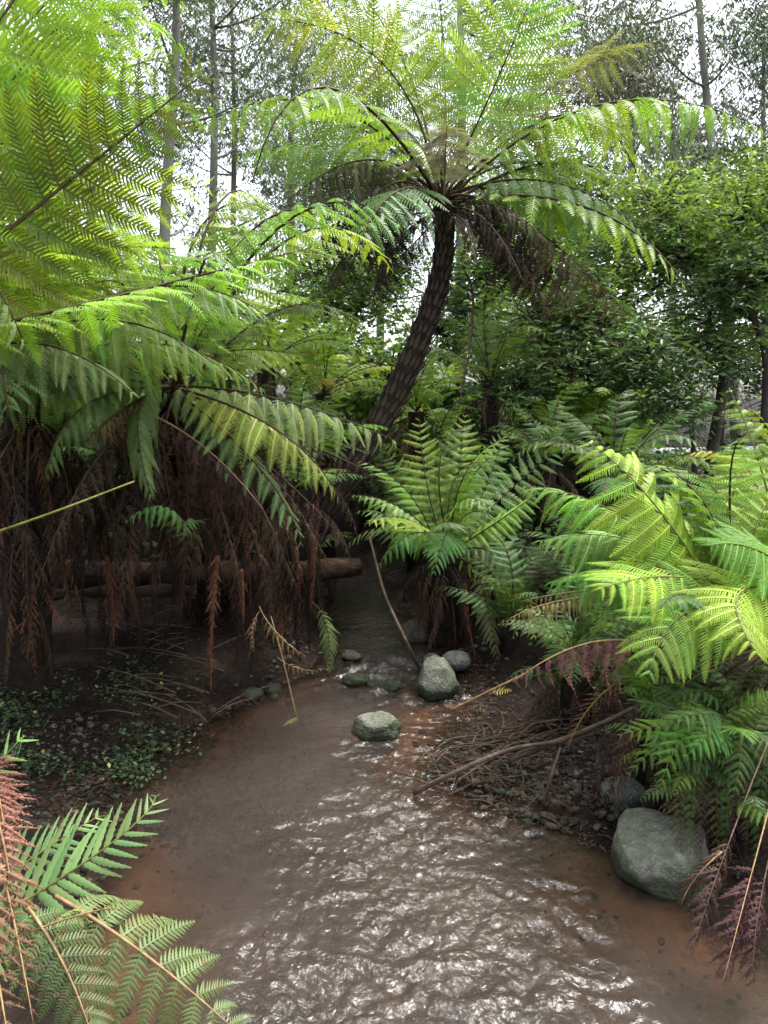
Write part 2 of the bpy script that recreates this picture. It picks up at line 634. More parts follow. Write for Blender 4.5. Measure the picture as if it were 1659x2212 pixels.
def frond_arrays(b, m, t, hw, hint, n, stipe, droop, grav, ang, jit, st, lr, keep=1.0, basew=0.5, tipw=1.0, twist=0.0):
    """rachis points and a list of (matrix 4x4, droop index, variant) for the pinnae"""
    pts = bezier3(b, m, t, 34)
    L = np.concatenate([[0], np.cumsum(np.linalg.norm(np.diff(pts, axis=0), axis=1))])
    L /= L[-1]
    Tn = np.gradient(pts, axis=0)
    Tn /= np.linalg.norm(Tn, axis=1)[:, None]
    hint = np.array(hint, dtype=float)
    Z = np.array([0, 0, 1.0])
    out = []
    for i in range(n):
        s = (i + 0.3) / n
        s = s ** 0.92
        f = stipe + (1 - stipe) * s
        for sd in (-1, 1):
            ff = min(0.999, f + lr.normal(0, 0.0035))
            j = min(len(L) - 2, max(0, int(np.searchsorted(L, ff) - 1)))
            u = (ff - L[j]) / (L[j + 1] - L[j] + 1e-9)
            p = pts[j] * (1 - u) + pts[j + 1] * u
            tg = unit(Tn[j] * (1 - u) + Tn[j + 1] * u)
            N = unit(hint - tg * np.dot(hint, tg))
            S = np.cross(tg, N)
            prof = min(1.0, basew + (1 - basew) * s * 3.2) * (1 - s ** 2.1) ** 0.85 * tipw + 0.035
            if lr.random() > keep: continue
            a = rad(ang[0] + (ang[1] - ang[0]) * s + lr.normal(0, 60 * jit))
            d = math.cos(a) * sd * S + math.sin(a) * tg
            d = unit(d - Z * grav * (0.7 + 0.6 * lr.random()) + N * lr.normal(0, jit))
            nn = unit(N * (1 - 0.5 * min(1, grav)) + Z * 0.5 * min(1, grav) + lr.normal(0, jit, 3))
            nn = nn - d * np.dot(nn, d)
            nn = unit(nn)
            y = np.cross(nn, d)
            if np.dot(y, tg) < 0: y = -y
            l = hw * prof * lr.uniform(0.84, 1.08) * (0.45 if lr.random() < 0.025 else 1.0)
            mt = np.eye(4)
            mt[:3, 0], mt[:3, 1], mt[:3, 2], mt[:3, 3] = d * l, y * l, nn * l, p
            di = int(np.clip(droop + lr.integers(-1, 2) * (lr.random() < 0.4), 0, 3))
            out.append((mt, di, int(lr.integers(0, len(LIB[st, di])))))
    return pts, out


_seed = [0]
NP = {}


def frond(thing, b, m, t, hw, color, hint=(0, 0, 1), n=22, stipe=0.15, st='tree', droop=1, grav=0.15, ang=(12, 45),
          jit=0.05, split=False, stalk='stalk_dark', r=0.011, label=None, mat='fern', keep=1.0, basew=0.5, name='frond'):
    _seed[0] += 1
    lr = np.random.default_rng(_seed[0] * 7 + 3)
    n = max(5, int(round(n * {'tree': 0.68, 'lobed': 0.66, 'far': 0.72, 'dead': 0.8}.get(st, 1.0))))
    off = np.array(thing.location)
    b, m, t = (np.array(tuple(q)) - off for q in (b, m, t))
    pts, pin = frond_arrays(b, m, t, hw, hint, n, stipe, droop, grav, ang, jit, st, lr, keep, basew)
    SV, ST = tube(pts[::2], r, r * 0.22, 5)
    cnt = NP.get(thing.name, 0)
    if split and cnt + len(pin) <= 300:
        NP[thing.name] = cnt + len(pin)
        fo = link(name, mesh_np('frond_stalk', SV, ST, stalk), thing, color)
        for mt, di, k in pin:
            c = tuple(np.array(color) * lr.uniform(0.86, 1.14))
            link('pinna', pinna_data(st, di, k, mat), fo, c, Matrix(mt.tolist()))
    else:
        A = Acc()
        A.add(SV, ST, 0)
        for mt, di, k in pin:
            V, T = LIB[st, di][k]
            A.add(V @ mt[:3, :3].T + mt[:3, 3], T, 1)
        fo = link(name, A.mesh('frond_mesh', [stalk, mat]), thing, color)
    if label: fo['label'] = label
    return fo


# shared fronds for ferns whose single leaflets the photo no longer shows well
GEN = []
for k in range(5):
    lr = np.random.default_rng(900 + k)
    arch = (0.30, 0.42, 0.55, 0.22, 0.48)[k]
    pts, pin = frond_arrays((0, 0, 0), (0.52, lr.normal(0, .03), arch), (1.0, lr.normal(0, .06), arch * (0.9 - 0.3 * k / 4)), 0.27, (0, 0, 1), 15, 0.12, 1, 0.2, (12, 42), 0.07, 'far', lr)
    A = Acc()
    A.add(*tube(pts[::3], 0.008, 0.002, 4), 0)
    for mt, di, kk in pin:
        V, T = LIB['far', di][kk]
        A.add(V @ mt[:3, :3].T + mt[:3, 3], T, 1)
    GEN.append(A.mesh('frond_mesh', ['stalk_dark', 'fern']))
GEND = []
for k in range(5):
    lr = np.random.default_rng(950 + k)
    pts, pin = frond_arrays((0, 0, 0), (0.22, lr.normal(0, .05), -0.40), (0.20 + 0.08 * k % 0.2, lr.normal(0, .08), -1.0), 0.24, (1, 0, 0.3), 17, 0.04, 2, 0.9, (12, 42), 0.15, 'dead', lr, keep=0.92)
    A = Acc()
    A.add(*tube(pts[::3], 0.008, 0.002, 4), 0)
    for mt, di, kk in pin:
        V, T = LIB['dead', di][kk]
        A.add(V @ mt[:3, :3].T + mt[:3, 3], T, 1)
    GEND.append(A.mesh('dead_frond_mesh', ['stalk_dark', 'dead']))


def ring(thing, crown, count, az, tilt, length, colors, seed, dead=False, rad0=0.06):
    lr = random.Random(seed)
    for i in range(count):
        a = rad(az[0] + (az[1] - az[0]) * (i + lr.uniform(0.1, 0.9)) / count)
        s = lr.uniform(*length)
        mt = Matrix.Translation(Vector(crown) - Vector(thing.location) + Vector((math.cos(a) * rad0, math.sin(a) * rad0, lr.uniform(-.1, .03)))) @ Matrix.Rotation(a, 4, 'Z') \
            @ Matrix.Rotation(-rad(lr.uniform(*tilt)), 4, 'Y') @ Matrix.Rotation(lr.uniform(-.3, .3), 4, 'X') @ Matrix.Diagonal((s, s * lr.uniform(.85, 1.2), s, 1))
        c = colors[lr.randrange(len(colors))]
        link('dead_frond' if dead else 'frond', (GEND if dead else GEN)[lr.randrange(5)], thing, tuple(np.array(c) * lr.uniform(0.75, 1.25)), mt)



def gen_fern(loc, label, length, colors, count=14, tilt=(-10, 35), group=None, name='ground_fern', az=(0, 360), crown=0.0, trunk_r=0.1):
    lr = random.Random(hash((round(loc[0], 2), round(loc[1], 2))) & 0xffff)
    e = empty(name, loc, label, 'tree fern' if crown > 0.4 else 'fern', group)
    if crown > 0.05:
        V, T = tube([(0, 0, -0.2), (0.01, 0.02, crown * 0.5), (0, 0, crown)], trunk_r * 1.2, trunk_r, 12, 0.12)
        link('trunk', mesh_np('trunk', V, T, 'fern_trunk'), e)
    if crown > 0.3:
        ring(e, Vector(loc) + Vector((0, 0, crown - .05)), 9, (0, 360), (-10, 30), (min(.6, crown), min(1.0, crown * 1.1)), [PU, BK, (0.10, 0.06, 0.04)], int(abs(loc[0] * 100)), dead=True, rad0=trunk_r)
    for i in range(count):
        a = rad(az[0] + (az[1] - az[0]) * (i + lr.uniform(-0.3, 0.3)) / count)
        el = rad(lr.uniform(*tilt))
        s = length * lr.uniform(0.8, 1.1)
        mt = Matrix.Translation((0, 0, crown)) @ Matrix.Rotation(a, 4, 'Z') @ Matrix.Rotation(-el, 4, 'Y') @ Matrix.Rotation(lr.uniform(-.25, .25), 4, 'X') @ Matrix.Diagonal((s, s * lr.uniform(.85, 1.15), s, 1))
        c = colors[i % len(colors)]
        link('frond', GEN[lr.randrange(5)], e, tuple(np.array(c) * lr.uniform(0.8, 1.2)), mt)
    return e


# ------------------------------------------------------------------ terrain
_le = np.array([(0.0, -1.25), (2.0, -1.3), (3.2, -1.45), (4.16, -1.83), (5.1, -1.38), (5.7, -1.0), (6.8, -0.62), (8.4, -0.77), (9.5, -1.0), (14, -3.5), (30, -9)])
_re = np.array([(0.0, 3.0), (2.0, 2.3), (2.8, 1.95), (3.3, 1.7), (3.75, 1.45), (4.0, 0.85), (4.4, 0.40), (5.2, 0.55), (6.2, 0.85), (6.8, 0.62), (8.0, 0.32), (9.5, 0.1), (14, -1.5), (30, -6)])


def sst(a, b, x):
    t = np.clip((x - a) / (b - a), 0, 1)
    return t * t * (3 - 2 * t)


def vnoise(x, y, seed=0):
    """cheap smooth value noise on arrays"""
    lr = np.random.default_rng(seed)
    tab = lr.random((256, 256))
    xi, yi = np.floor(x).astype(int), np.floor(y).astype(int)
    fx, fy = x - xi, y - yi
    fx, fy = fx * fx * (3 - 2 * fx), fy * fy * (3 - 2 * fy)
    g = lambda i, j: tab[i & 255, j & 255]
    return (g(xi, yi) * (1 - fx) + g(xi + 1, yi) * fx) * (1 - fy) + (g(xi, yi + 1) * (1 - fx) + g(xi + 1, yi + 1) * fx) * fy - 0.5


def water_z(y):
    return 0.10 * sst(5.85, 6.45, y)


def ground_z(x, y):
    x = np.asarray(x, dtype=float)
    y = np.asarray(y, dtype=float)
    xl, xr = np.interp(y, _le[:, 0], _le[:, 1]), np.interp(y, _re[:, 0], _re[:, 1])
    xl = xl + 0.14 * vnoise(y * 2.1, x * 0 + 3.3, 4)
    xr = xr + 0.16 * vnoise(y * 2.3, x * 0 + 8.1, 5)
    dl, dr = xl - x, x - xr
    wz = water_z(y)
    zl = 0.03 + 0.10 * sst(0, 0.5, dl) + 0.12 * sst(0.4, 1.6, dl) + 0.60 * sst(6.75, 7.5, y + 0.9 * sst(-1.9, -0.9, x) + 0.3 * vnoise(x * 2, y * 2, 9)) * sst(-0.02, 0.35, dl) \
        + 0.35 * sst(1.5, 4, dl) + 0.45 * sst(0.1, 0.9, dl) * (1 - sst(1.8, 2.8, y))
    zr = 0.02 + 0.07 * np.clip(dr, 0, 1.2) + 0.5 * sst(1.0, 2.2, dr) * (1 - sst(5.2, 6, y)) + 0.62 * sst(0.0, 0.55, dr) * sst(5.6, 6.4, y) + 0.35 * sst(1.5, 5, dr)
    inside = np.minimum(-dl, -dr)
    zi = wz - 0.15 * sst(0, 0.85, inside) + 0.08 * np.exp(-((x - 0.95) / 0.35) ** 2 - ((y - 3.3) / 0.55) ** 2) * sst(0, 0.2, inside) + 0.05 * vnoise(x * 2.4, y * 1.6, 2) * sst(0, 0.3, inside)
    z = np.where(dl > 0, wz + zl, np.where(dr > 0, wz + zr, zi))
    far = sst(11, 16, y)
    z = z * (1 - far) + 0.95 * far
    z = z + (0.10 * vnoise(x * 1.3, y * 1.3, 1) + 0.05 * vnoise(x * 4.1, y * 4.1, 3) + 0.025 * vnoise(x * 11, y * 11, 6)) * np.where(inside > 0, 0.25, 0.9) * (1 - 0.9 * sst(14, 17, y))
    return z


def gz(x, y):
    return float(ground_z(np.array([x]), np.array([y]))[0])


gx = np.concatenate([-np.geomspace(150, 5, 26)[:-1], np.arange(-5, 5, 0.055), np.geomspace(5, 150, 26)])
gy = np.concatenate([[-60, -30, -12, -6, -3, -1], np.arange(0, 11, 0.055), np.geomspace(11, 400, 60)])
X, Y = np.meshgrid(gx, gy)
Zg = ground_z(X, Y)
nx, ny = len(gx), len(gy)
idx = np.arange(nx * ny).reshape(ny, nx)
a_, b_, c_, d_ = idx[:-1, :-1].ravel(), idx[:-1, 1:].ravel(), idx[1:, 1:].ravel(), idx[1:, :-1].ravel()
GT = np.concatenate([np.stack([a_, b_, c_], 1), np.stack([a_, c_, d_], 1)])
ground = link('ground', mesh_np('ground', np.stack([X.ravel(), Y.ravel(), Zg.ravel()], 1), GT, 'ground'))
tag(ground, 'dark brown creek bank and forest floor', 'ground', kind='structure')

# water: real ripples running downstream, steeper in the riffle and in the foreground
wx, wy = np.arange(-2.3, 2.9, 0.0155), np.arange(1.3, 10.4, 0.0155)
X, Y = np.meshgrid(wx, wy)
quick = 0.42 + 0.45 * sst(1.2, 0.2, np.abs(X - 0.1 - 0.05 * Y)) + 0.5 * sst(0.8, 0.1, np.abs(Y - 6.0)) - 0.15 * sst(6.6, 7.2, Y)
quick = quick * (1 - 0.75 * sst(0.55, 1.3, X) * sst(4.3, 3.8, Y)) * (1 - 0.75 * sst(-0.55, -1.1, X))
quick = quick * np.clip(0.85 + 1.1 * vnoise(X * 1.9 + 4, Y * 1.5, 35) + 0.9 * vnoise(X * 4.2, Y * 3.4, 36), 0.12, 1.6)
quick = quick * (1 + 0.35 * sst(6.3, 5.2, Y))
amp = 0.017 * quick * (1 + 0.9 * sst(0.6, 0.1, np.abs(Y - 6.0)) + 0.5 * sst(3.4, 2.6, Y))
wxw = X + 0.30 * vnoise(X * 1.7, Y * 1.7, 21) + 0.10 * vnoise(X * 5.3, Y * 5.3, 23)
wyw = Y + 0.30 * vnoise(X * 1.7, Y * 1.7, 22) + 0.10 * vnoise(X * 5.3, Y * 5.3, 24)
# chevrons running down the current
diag = 0.6 * np.sin((wyw * 1.0 + 0.75 * np.abs(wxw - 0.25)) * 26 + 5 * vnoise(wxw * 2, wyw * 2, 25)) * (0.5 + vnoise(wxw * 3, wyw * 3, 26))
h = 0.40 * vnoise(wxw * 6, wyw * 7.5, 31) + 0.40 * vnoise(wxw * 13 + wyw * 4, wyw * 16, 32) + 0.30 * vnoise(wxw * 24, wyw * 29 + wxw * 9, 33) + 0.35 * diag
h2 = 0.5 * (1 - 4 * np.abs(vnoise(wxw * 8, wyw * 10, 34)))
Zw = water_z(Y) + amp * (h * 1.4 + 0.5 * h2 - 0.3)
nx, ny = len(wx), len(wy)
idx = np.arange(nx * ny).reshape(ny, nx)
a_, b_, c_, d_ = idx[:-1, :-1].ravel(), idx[:-1, 1:].ravel(), idx[1:, 1:].ravel(), idx[1:, :-1].ravel()
GT = np.concatenate([np.stack([a_, b_, c_], 1), np.stack([a_, c_, d_], 1)])
water = link('water', mesh_np('water', np.stack([X.ravel(), Y.ravel(), Zw.ravel()], 1), GT, 'water'))
_da = water.data.attributes.new('depth', 'FLOAT', 'POINT')
_da.data.foreach_set('value', np.clip(water_z(Y) - ground_z(X, Y), 0, 0.3).ravel().astype(np.float32))
_fa = water.data.attributes.new('flow', 'FLOAT', 'POINT')
_fa.data.foreach_set('value', np.clip(0.46 * quick, 0.05, 0.7).ravel().astype(np.float32))
tag(water, 'shallow muddy creek water rippling over a brown bed', 'water', kind='structure')

# pale gravel path seen through the trees
pv, pf = [], []
for i in range(13):
    x = 3.5 + i * 1.2
    y = 18.2 + 0.25 * i + 0.2 * math.sin(i)
    pv += [(x, y - 1.1, gz(x, y - 1.1) + 0.02), (x, y + 1.3, gz(x, y + 1.3) + 0.02)]
    if i:
        k = 2 * i
        pf += [(k - 2, k, k + 1), (k - 2, k + 1, k - 1)]
tag(link('path', mesh_np('path', pv, pf, 'path')), 'pale grey gravel path beyond the trees', 'path', kind='structure')

# ------------------------------------------------------------------ rocks and stones
def ico(sub):
    import bmesh
    bm = bmesh.new()
    bmesh.ops.create_icosphere(bm, subdivisions=sub, radius=1)
    V = np.array([v.co[:] for v in bm.verts])
    T = np.array([[v.index for v in f.verts] for f in bm.faces])
    bm.free()
    return V, T


ICO4, ICO3, ICO1 = ico(5), ico(4), ico(2)


def rock(name, loc, size, mat, label, seed, planes=(), rz=0.0, rough=0.06, group=None, base=ICO4, tilt=0.0, cube=0.0):
    V, T = base
    V = V.copy()
    if cube:
        V = V * (1 - cube) + cube * 0.82 * V / np.abs(V).max(axis=1)[:, None]
    lr = np.random.default_rng(seed)
    for nrm, dd in planes:
        nrm = unit(np.array(nrm, dtype=float))
        k = V @ nrm - dd
        V -= np.where(k > 0, k * 0.93, 0)[:, None] * nrm
    o = lr.uniform(-50, 50, 3)
    D = np.array([mnoise.fractal(Vector(v * 1.6 + o), 1.0, 2.0, 5) for v in V])
    V *= (1 + rough * D)[:, None]
    if len(V) > 2000:
        D2 = np.array([mnoise.ridged_multi_fractal(Vector(v * 2.6 + o), 0.9, 2.1, 5, 1.0, 2.0) for v in V])
        V *= (1 - 0.030 * (D2 - D2.mean()))[:, None]
    V *= np.array(size)
    ob = link(name, mesh_np(name, V, T, mat))
    ob.location = loc
    ob.rotation_euler = (tilt, 0, rz)
    return tag(ob, label, 'rock', group)


p = G(1440, 1915, 0.03); p.y += 0.16
rock('boulder', (p.x + 0.02, p.y, 0.06), (0.262, 0.25, 0.19), 'rock', 'large squarish grey-green boulder standing in the shallows beside dead fronds', 3,
     [((-0.25, -0.35, 1), 0.74), ((1, -0.25, 0.45), 0.74), ((-1, -0.5, 0.1), 0.80), ((0.35, -1, 0.25), 0.76), ((-0.5, -1, -0.35), 0.8)], rz=-0.45, rough=0.06, cube=0.62, tilt=0.10)
p = G(945, 1500, 0.0)
rock('boulder', (p.x, p.y + 0.08, 0.09), (0.185, 0.18, 0.20), 'rock', 'rounded mossy boulder with pale lichen spots at the end of the small riffle', 8,
     [((-0.1, -0.3, 1), 0.80), ((1, 0, 0.6), 0.74), ((-1, 0.1, 0.35), 0.76), ((-0.2, -1, 0.5), 0.8)], rough=0.09)
p = G(815, 1590, 0.0)
rock('boulder', (p.x, p.y + 0.06, 0.04), (0.18, 0.14, 0.105), 'rock', 'low flat-topped dark stone alone in midstream', 14, [((0, -0.2, 1), 0.66), ((-1, -.3, .4), .78), ((1, -.5, .3), .8)], rough=0.1)
p = G(1352, 1722, 0.08)
rock('boulder', (p.x, p.y + 0.05, 0.05), (0.15, 0.13, 0.12), 'rock_grey', 'smooth pale grey stone half buried under the drooping ferns', 21, [((0, -0.5, 1), 0.8)], rough=0.04)
p = G(900, 1385, 0.1)
rock('boulder', (p.x, p.y + 0.1, 0.15), (0.15, 0.14, 0.13), 'rock_wet', 'dark green mossy rock upstream below the middle fern', 27, [((0, -0.2, 1), 0.85)])
p = G(985, 1435, 0.1)
rock('stone', (p.x, p.y, 0.13), (0.13, 0.11, 0.09), 'rock_grey', 'grey stone at the foot of the brown root columns', 31, base=ICO3)
p = G(933, 1430, 0.1)
rock('stone', (p.x, p.y, 0.11), (0.085, 0.08, 0.065), 'rock_wet', 'small dark stone touching the back of the mossy boulder', 33, base=ICO3)
for (dx, dy, z, sx, sy, sz, nm, sd) in [
        (757, 1425, 0.10, .10, .07, .045, 'wet black stone at the head of the riffle', 35),
        (768, 1462, 0.035, .12, .08, .05, "wet brown stone washed over at the riffle's left end", 36),
        (850, 1470, 0.02, .10, .07, .05, 'dark stone in the white water left of the mossy boulder', 37),
        (808, 1466, 0.015, .07, .06, .05, 'dark stone in the middle of the riffle', 38)]:
    p = G(dx, dy, 0.06)
    rock('stone', (p.x, p.y, z), (sx, sy, sz), 'rock_wet', nm, sd, [((0.3, 0, 1), 0.6), ((-0.8, -0.5, 0.4), 0.7), ((0.7, -0.6, 0.3), 0.72)], rz=sd * 0.7, rough=0.16, base=ICO3)
lr = random.Random(5)
for i in range(5):
    dx, dy = 515 + lr.uniform(0, 120), 1425 + lr.uniform(-15, 55)
    q = G(dx, dy, 0.12)
    s = lr.uniform(0.035, 0.07)
    rock('stone', (q.x, q.y, gz(q.x, q.y) + s * 0.4), (s * 1.2, s, s * 0.8), 'rock_wet', 'small dark stone in the heap at the foot of the shaded bank', 50 + i, [((lr.uniform(-1, 1), lr.uniform(-1, 0), lr.uniform(0, 1)), 0.6), ((lr.uniform(-1, 1), lr.uniform(-1, 0), 1), 0.6)], rz=lr.uniform(0, 6), rough=0.18, group='stones at the foot of the shaded bank', base=ICO1)
p = G(245, 1965, 0.03)
rock('stone', (p.x, p.y, 0.0), (0.07, 0.05, 0.035), 'rock_wet', 'small black stone at the water\'s edge below the green frond', 71, base=ICO3)


def pebbles(name, n, fn, smin, smax, mats, label, seed):
    lr = np.random.default_rng(seed)
    V0, T0 = ico(1)
    A = Acc()
    for i in range(n):
        x, y = fn(lr)
        s = smin + (smax - smin) * lr.random() ** 2.5
        q = V0 * (1 + 0.15 * lr.normal(0, 1, (len(V0), 1))) * np.array([s * lr.uniform(.8, 1.5), s * lr.uniform(.7, 1.1), s * lr.uniform(.4, .7)])
        a = lr.uniform(0, 6.28)
        c_, s_ = math.cos(a), math.sin(a)
        q = q @ np.array([[c_, s_, 0], [-s_, c_, 0], [0, 0, 1]])
        A.add(q + np.array([x, y, gz(x, y) + 0.25 * s]), T0, int(lr.choice(len(mats), p=[.5, .35, .15][:len(mats)])))
    o = link(name, A.mesh(name, mats))
    return tag(o, label, 'gravel', kind='stuff')


def bar(lr):
    while True:
        q = G(lr.uniform(1020, 1360), lr.uniform(1590, 1780), 0.05)
        if lr.random() < 0.9: return q.x, q.y


pebbles('gravel', 900, bar, 0.008, 0.032, ['rock_wet', 'rock_grey', 'twig'], 'small wet pebbles on the gravel bar under the twigs', 3)


def lbank(lr):
    q = G(lr.uniform(-60, 520), lr.uniform(1560, 1790), 0.08)
    return q.x, q.y


pebbles('gravel', 900, lbank, 0.008, 0.03, ['rock_wet', 'rock_wet', 'twig'], 'dark muddy pebbles along the left bank', 4)


def bed(lr):
    q = G(lr.uniform(150, 1650), lr.uniform(1480, 2400), 0.0)
    return q.x, q.y


pebbles('gravel', 500, bed, 0.01, 0.032, ['rock_wet', 'twig', 'twig'], 'pebbles lying on the creek bed under water', 6)

# ------------------------------------------------------------------ colours of fronds
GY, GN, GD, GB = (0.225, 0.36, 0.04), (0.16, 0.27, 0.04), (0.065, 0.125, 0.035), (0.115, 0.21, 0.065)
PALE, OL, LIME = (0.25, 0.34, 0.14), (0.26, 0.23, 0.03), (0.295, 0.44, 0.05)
RD, PU, GR, TN, BK, RUST = (0.095, 0.045, 0.033), (0.062, 0.038, 0.033), (0.24, 0.21, 0.18), (0.27, 0.195, 0.10), (0.036, 0.026, 0.021), (0.14, 0.068, 0.036)
BACK, UP = (0, 0.85, 0.45), (0, 0, 1)

# ------------------------------------------------------------------ the leaning tree fern in the middle
tp = [P(640, 1215, 7.7), P(700, 1110, 7.8), P(780, 980, 8.0), P(850, 860, 8.2), P(912, 720, 8.35), P(950, 600, 8.45), P(961, 500, 8.5), P(958, 430, 8.5)]
tf = empty('tree_fern', tp[0], 'tall tree fern with a dark scaly trunk leaning right over the creek', 'tree fern')
off = np.array(tp[0])
axis = smooth_path([tp[0] + Vector((-0.1, -0.05, -0.35))] + tp, 60)
s_ = np.linspace(0, 1, 60)
rr = np.interp(s_, [0, 0.25, 0.5, 0.8, 1], [0.145, 0.138, 0.134, 0.116, 0.105])
V, T = tube(axis - off, rr, None, 26, 0.06)
link('trunk', mesh_np('trunk', V, T, 'fern_trunk'), tf)
# persistent leaf bases in a spiral up the trunk
lbm = []
for k in range(4):
    lr = np.random.default_rng(60 + k)
    V, T = [], []
    m_ = 5
    for j in range(m_):
        f = j / (m_ - 1)
        hwid = 0.5 * (math.sin(math.pi * (0.18 + 0.80 * f)) ** 0.8) * lr.uniform(0.9, 1.1)
        hgt = 0.10 + 0.42 * f ** 1.4
        V += [(-hwid, f * 1.5, hgt * 0.35), (0, f * 1.5 + lr.normal(0, .03), hgt), (hwid, f * 1.5, hgt * 0.35)]
        if j:
            a = 3 * j
            T += [(a - 3, a - 2, a + 1), (a - 3, a + 1, a), (a - 2, a - 1, a + 2), (a - 2, a + 2, a + 1)]
    k0 = len(V)
    V += [(-0.3, 1.5, -0.1), (0.3, 1.5, -0.1)]
    a = 3 * (m_ - 1)
    T += [(a, a + 1, k0), (a + 1, k0 + 1, k0), (a + 1, a + 2, k0 + 1)]
    lbm.append(mesh_np('leaf_base', V, T, 'leaf_base', smooth=False))
Ta = np.gradient(axis, axis=0)
Ta /= np.linalg.norm(Ta, axis=1)[:, None]
cnt = 0
rows = 27
for i in range(rows):
    f = 0.16 + 0.82 * i / rows
    j = f * 59
    j0 = int(j)
    u = j - j0
    c = axis[j0] * (1 - u) + axis[j0 + 1] * u
    tg = unit(Ta[j0] * (1 - u) + Ta[j0 + 1] * u)
    r_ = np.interp(f, s_, rr)
    e1 = unit(np.cross(tg, [0, 1, 0]))
    e2 = np.cross(tg, e1)
    kk = 13
    for q in range(kk):
        a = 2 * math.pi * (q + 0.5 * (i % 2) + R.uniform(-.12, .12)) / kk
        nrm = math.cos(a) * e1 + math.sin(a) * e2
        if nrm[1] > 0.35: continue              # the far side of the trunk
        if cnt >= 300 and nrm[1] > -0.25: continue
        x_ = np.cross(tg, nrm)
        if R.random() < 0.06: continue
        s = r_ * 0.42 * R.uniform(0.7, 1.3)
        mt = np.eye(4)
        y_ = unit(tg + nrm * 0.12)
        z_ = np.cross(x_, y_)
        mt[:3, 0], mt[:3, 1], mt[:3, 2] = x_ * s * 0.80, y_ * s * 1.7, z_ * s * (1 if np.dot(z_, nrm) > 0 else -1)
        mt[:3, 3] = c + nrm * r_ * 0.95 - off
        link('leaf_base', lbm[R.randrange(4)], tf, mat=Matrix(mt.tolist()))
        cnt += 1
C = P(958, 425, 8.5)


def TF(mid, tip, hw, colr, hint=UP, d0=0.0, base=None, **kw):
    b = base or P(958 + R.uniform(-14, 14), 432 + R.uniform(-12, 12), 8.5 + 0.1 * (1 if mid[2] > 8.5 else -1))
    kw.setdefault('n', 26)
    kw.setdefault('r', 0.017)
    kw.setdefault('stipe', 0.2)
    return frond(tf, b, P(*mid), P(*tip), hw, colr, hint, **kw)


BK3 = (0.0, 0.9, 0.5)
# upper, light green
TF((820, 130, 8.3), (520, 40, 8.0), 0.87, (0.15, 0.20, 0.04), (-0.3, 0.5, 0.8), split=True, droop=1, grav=0.3)
TF((850, 90, 8.9), (640, -150, 8.9), 0.84, GN, (-0.6, 0.6, 0.5), droop=1, grav=0.2)
TF((1075, 170, 8.4), (1180, -90, 8.1), 1.05, (0.18, 0.31, 0.045), (0.3, 0.9, 0.3), split=True, droop=1, grav=0.12)
TF((960, 140, 9.2), (930, -140, 9.6), 0.84, GN, (0, 0.5, 0.7), droop=1)
TF((1190, 190, 8.9), (1420, 90, 9.2), 0.87, (0.14, 0.15, 0.07), (0.2, 0.6, 0.7), droop=2, grav=0.4)
TF((1300, 225, 7.9), (1690, 300, 7.3), 0.74, GN, (0, 0.45, 0.9), split=True, droop=2, grav=0.55, n=30)
TF((1130, 350, 8.9), (1320, 400, 9.1), 0.59, GN, (0, 0.5, 0.8), droop=1, grav=0.3)
TF((1200, 395, 8.1), (1420, 535, 7.8), 0.73, GB, (0.1, 0.25, 0.9), split=True, droop=2, grav=0.7)
TF((1140, 430, 9.3), (1330, 520, 9.7), 0.63, GD, (0.1, 0.2, 0.9), droop=2, grav=0.6)
# left
TF((700, 225, 8.2), (400, 290, 7.7), 0.77, GN, (-0.1, 0.5, 0.8), split=True, droop=2, grav=0.5)
TF((740, 320, 8.7), (480, 345, 8.8), 0.77, GB, (-0.1, 0.4, 0.8), droop=2, grav=0.5)
TF((790, 345, 7.9), (575, 480, 7.5), 0.60, (0.085, 0.08, 0.05), UP, droop=3, grav=1.2, mat='dead', st='dead', jit=0.12, label='grey dead frond curving down on the left')
TF((750, 400, 9.2), (560, 520, 9.6), 0.70, GD, (-0.1, 0.3, 0.9), droop=2, grav=0.7)
TF((850, 260, 9.3), (640, 210, 10.2), 0.77, GD, (-0.1, 0.3, 0.9), droop=1, grav=0.3)
TF((1040, 260, 9.4), (1180, 180, 10.4), 0.77, GD, (0.1, 0.3, 0.9), droop=1, grav=0.3)
# silvery dying frond arching toward the viewer
TF((962, 350, 8.1), (966, 262, 7.5), 0.66, (0.36, 0.345, 0.31), (0, 0.8, 0.6), droop=1, grav=0.22, mat='dead', st='tree', stalk='stalk_tan', label='silvery withered frond arching toward the viewer', stipe=0.2, split=True, basew=0.35, n=28, ang=(14, 10), keep=0.9)
for (mx_, my_, tx_, ty_, dd, cc_) in [(840, 400, 720, 560, 8.0, 0), (870, 430, 770, 560, 8.7, 1), (1060, 440, 1180, 560, 8.1, 1), (1080, 410, 1260, 500, 8.8, 0), (830, 370, 640, 420, 8.9, 2), (1090, 520, 1190, 700, 8.6, 1)]:
    TF((mx_, my_, dd), (tx_, ty_, dd - 0.2), 0.5, [(0.10, 0.10, 0.05), (0.05, 0.04, 0.03), (0.12, 0.16, 0.06)][cc_], UP, droop=3, grav=1.1, mat='dead', st='dead', jit=0.12, keep=0.9, label='withered brown-grey frond drooping under the crown')
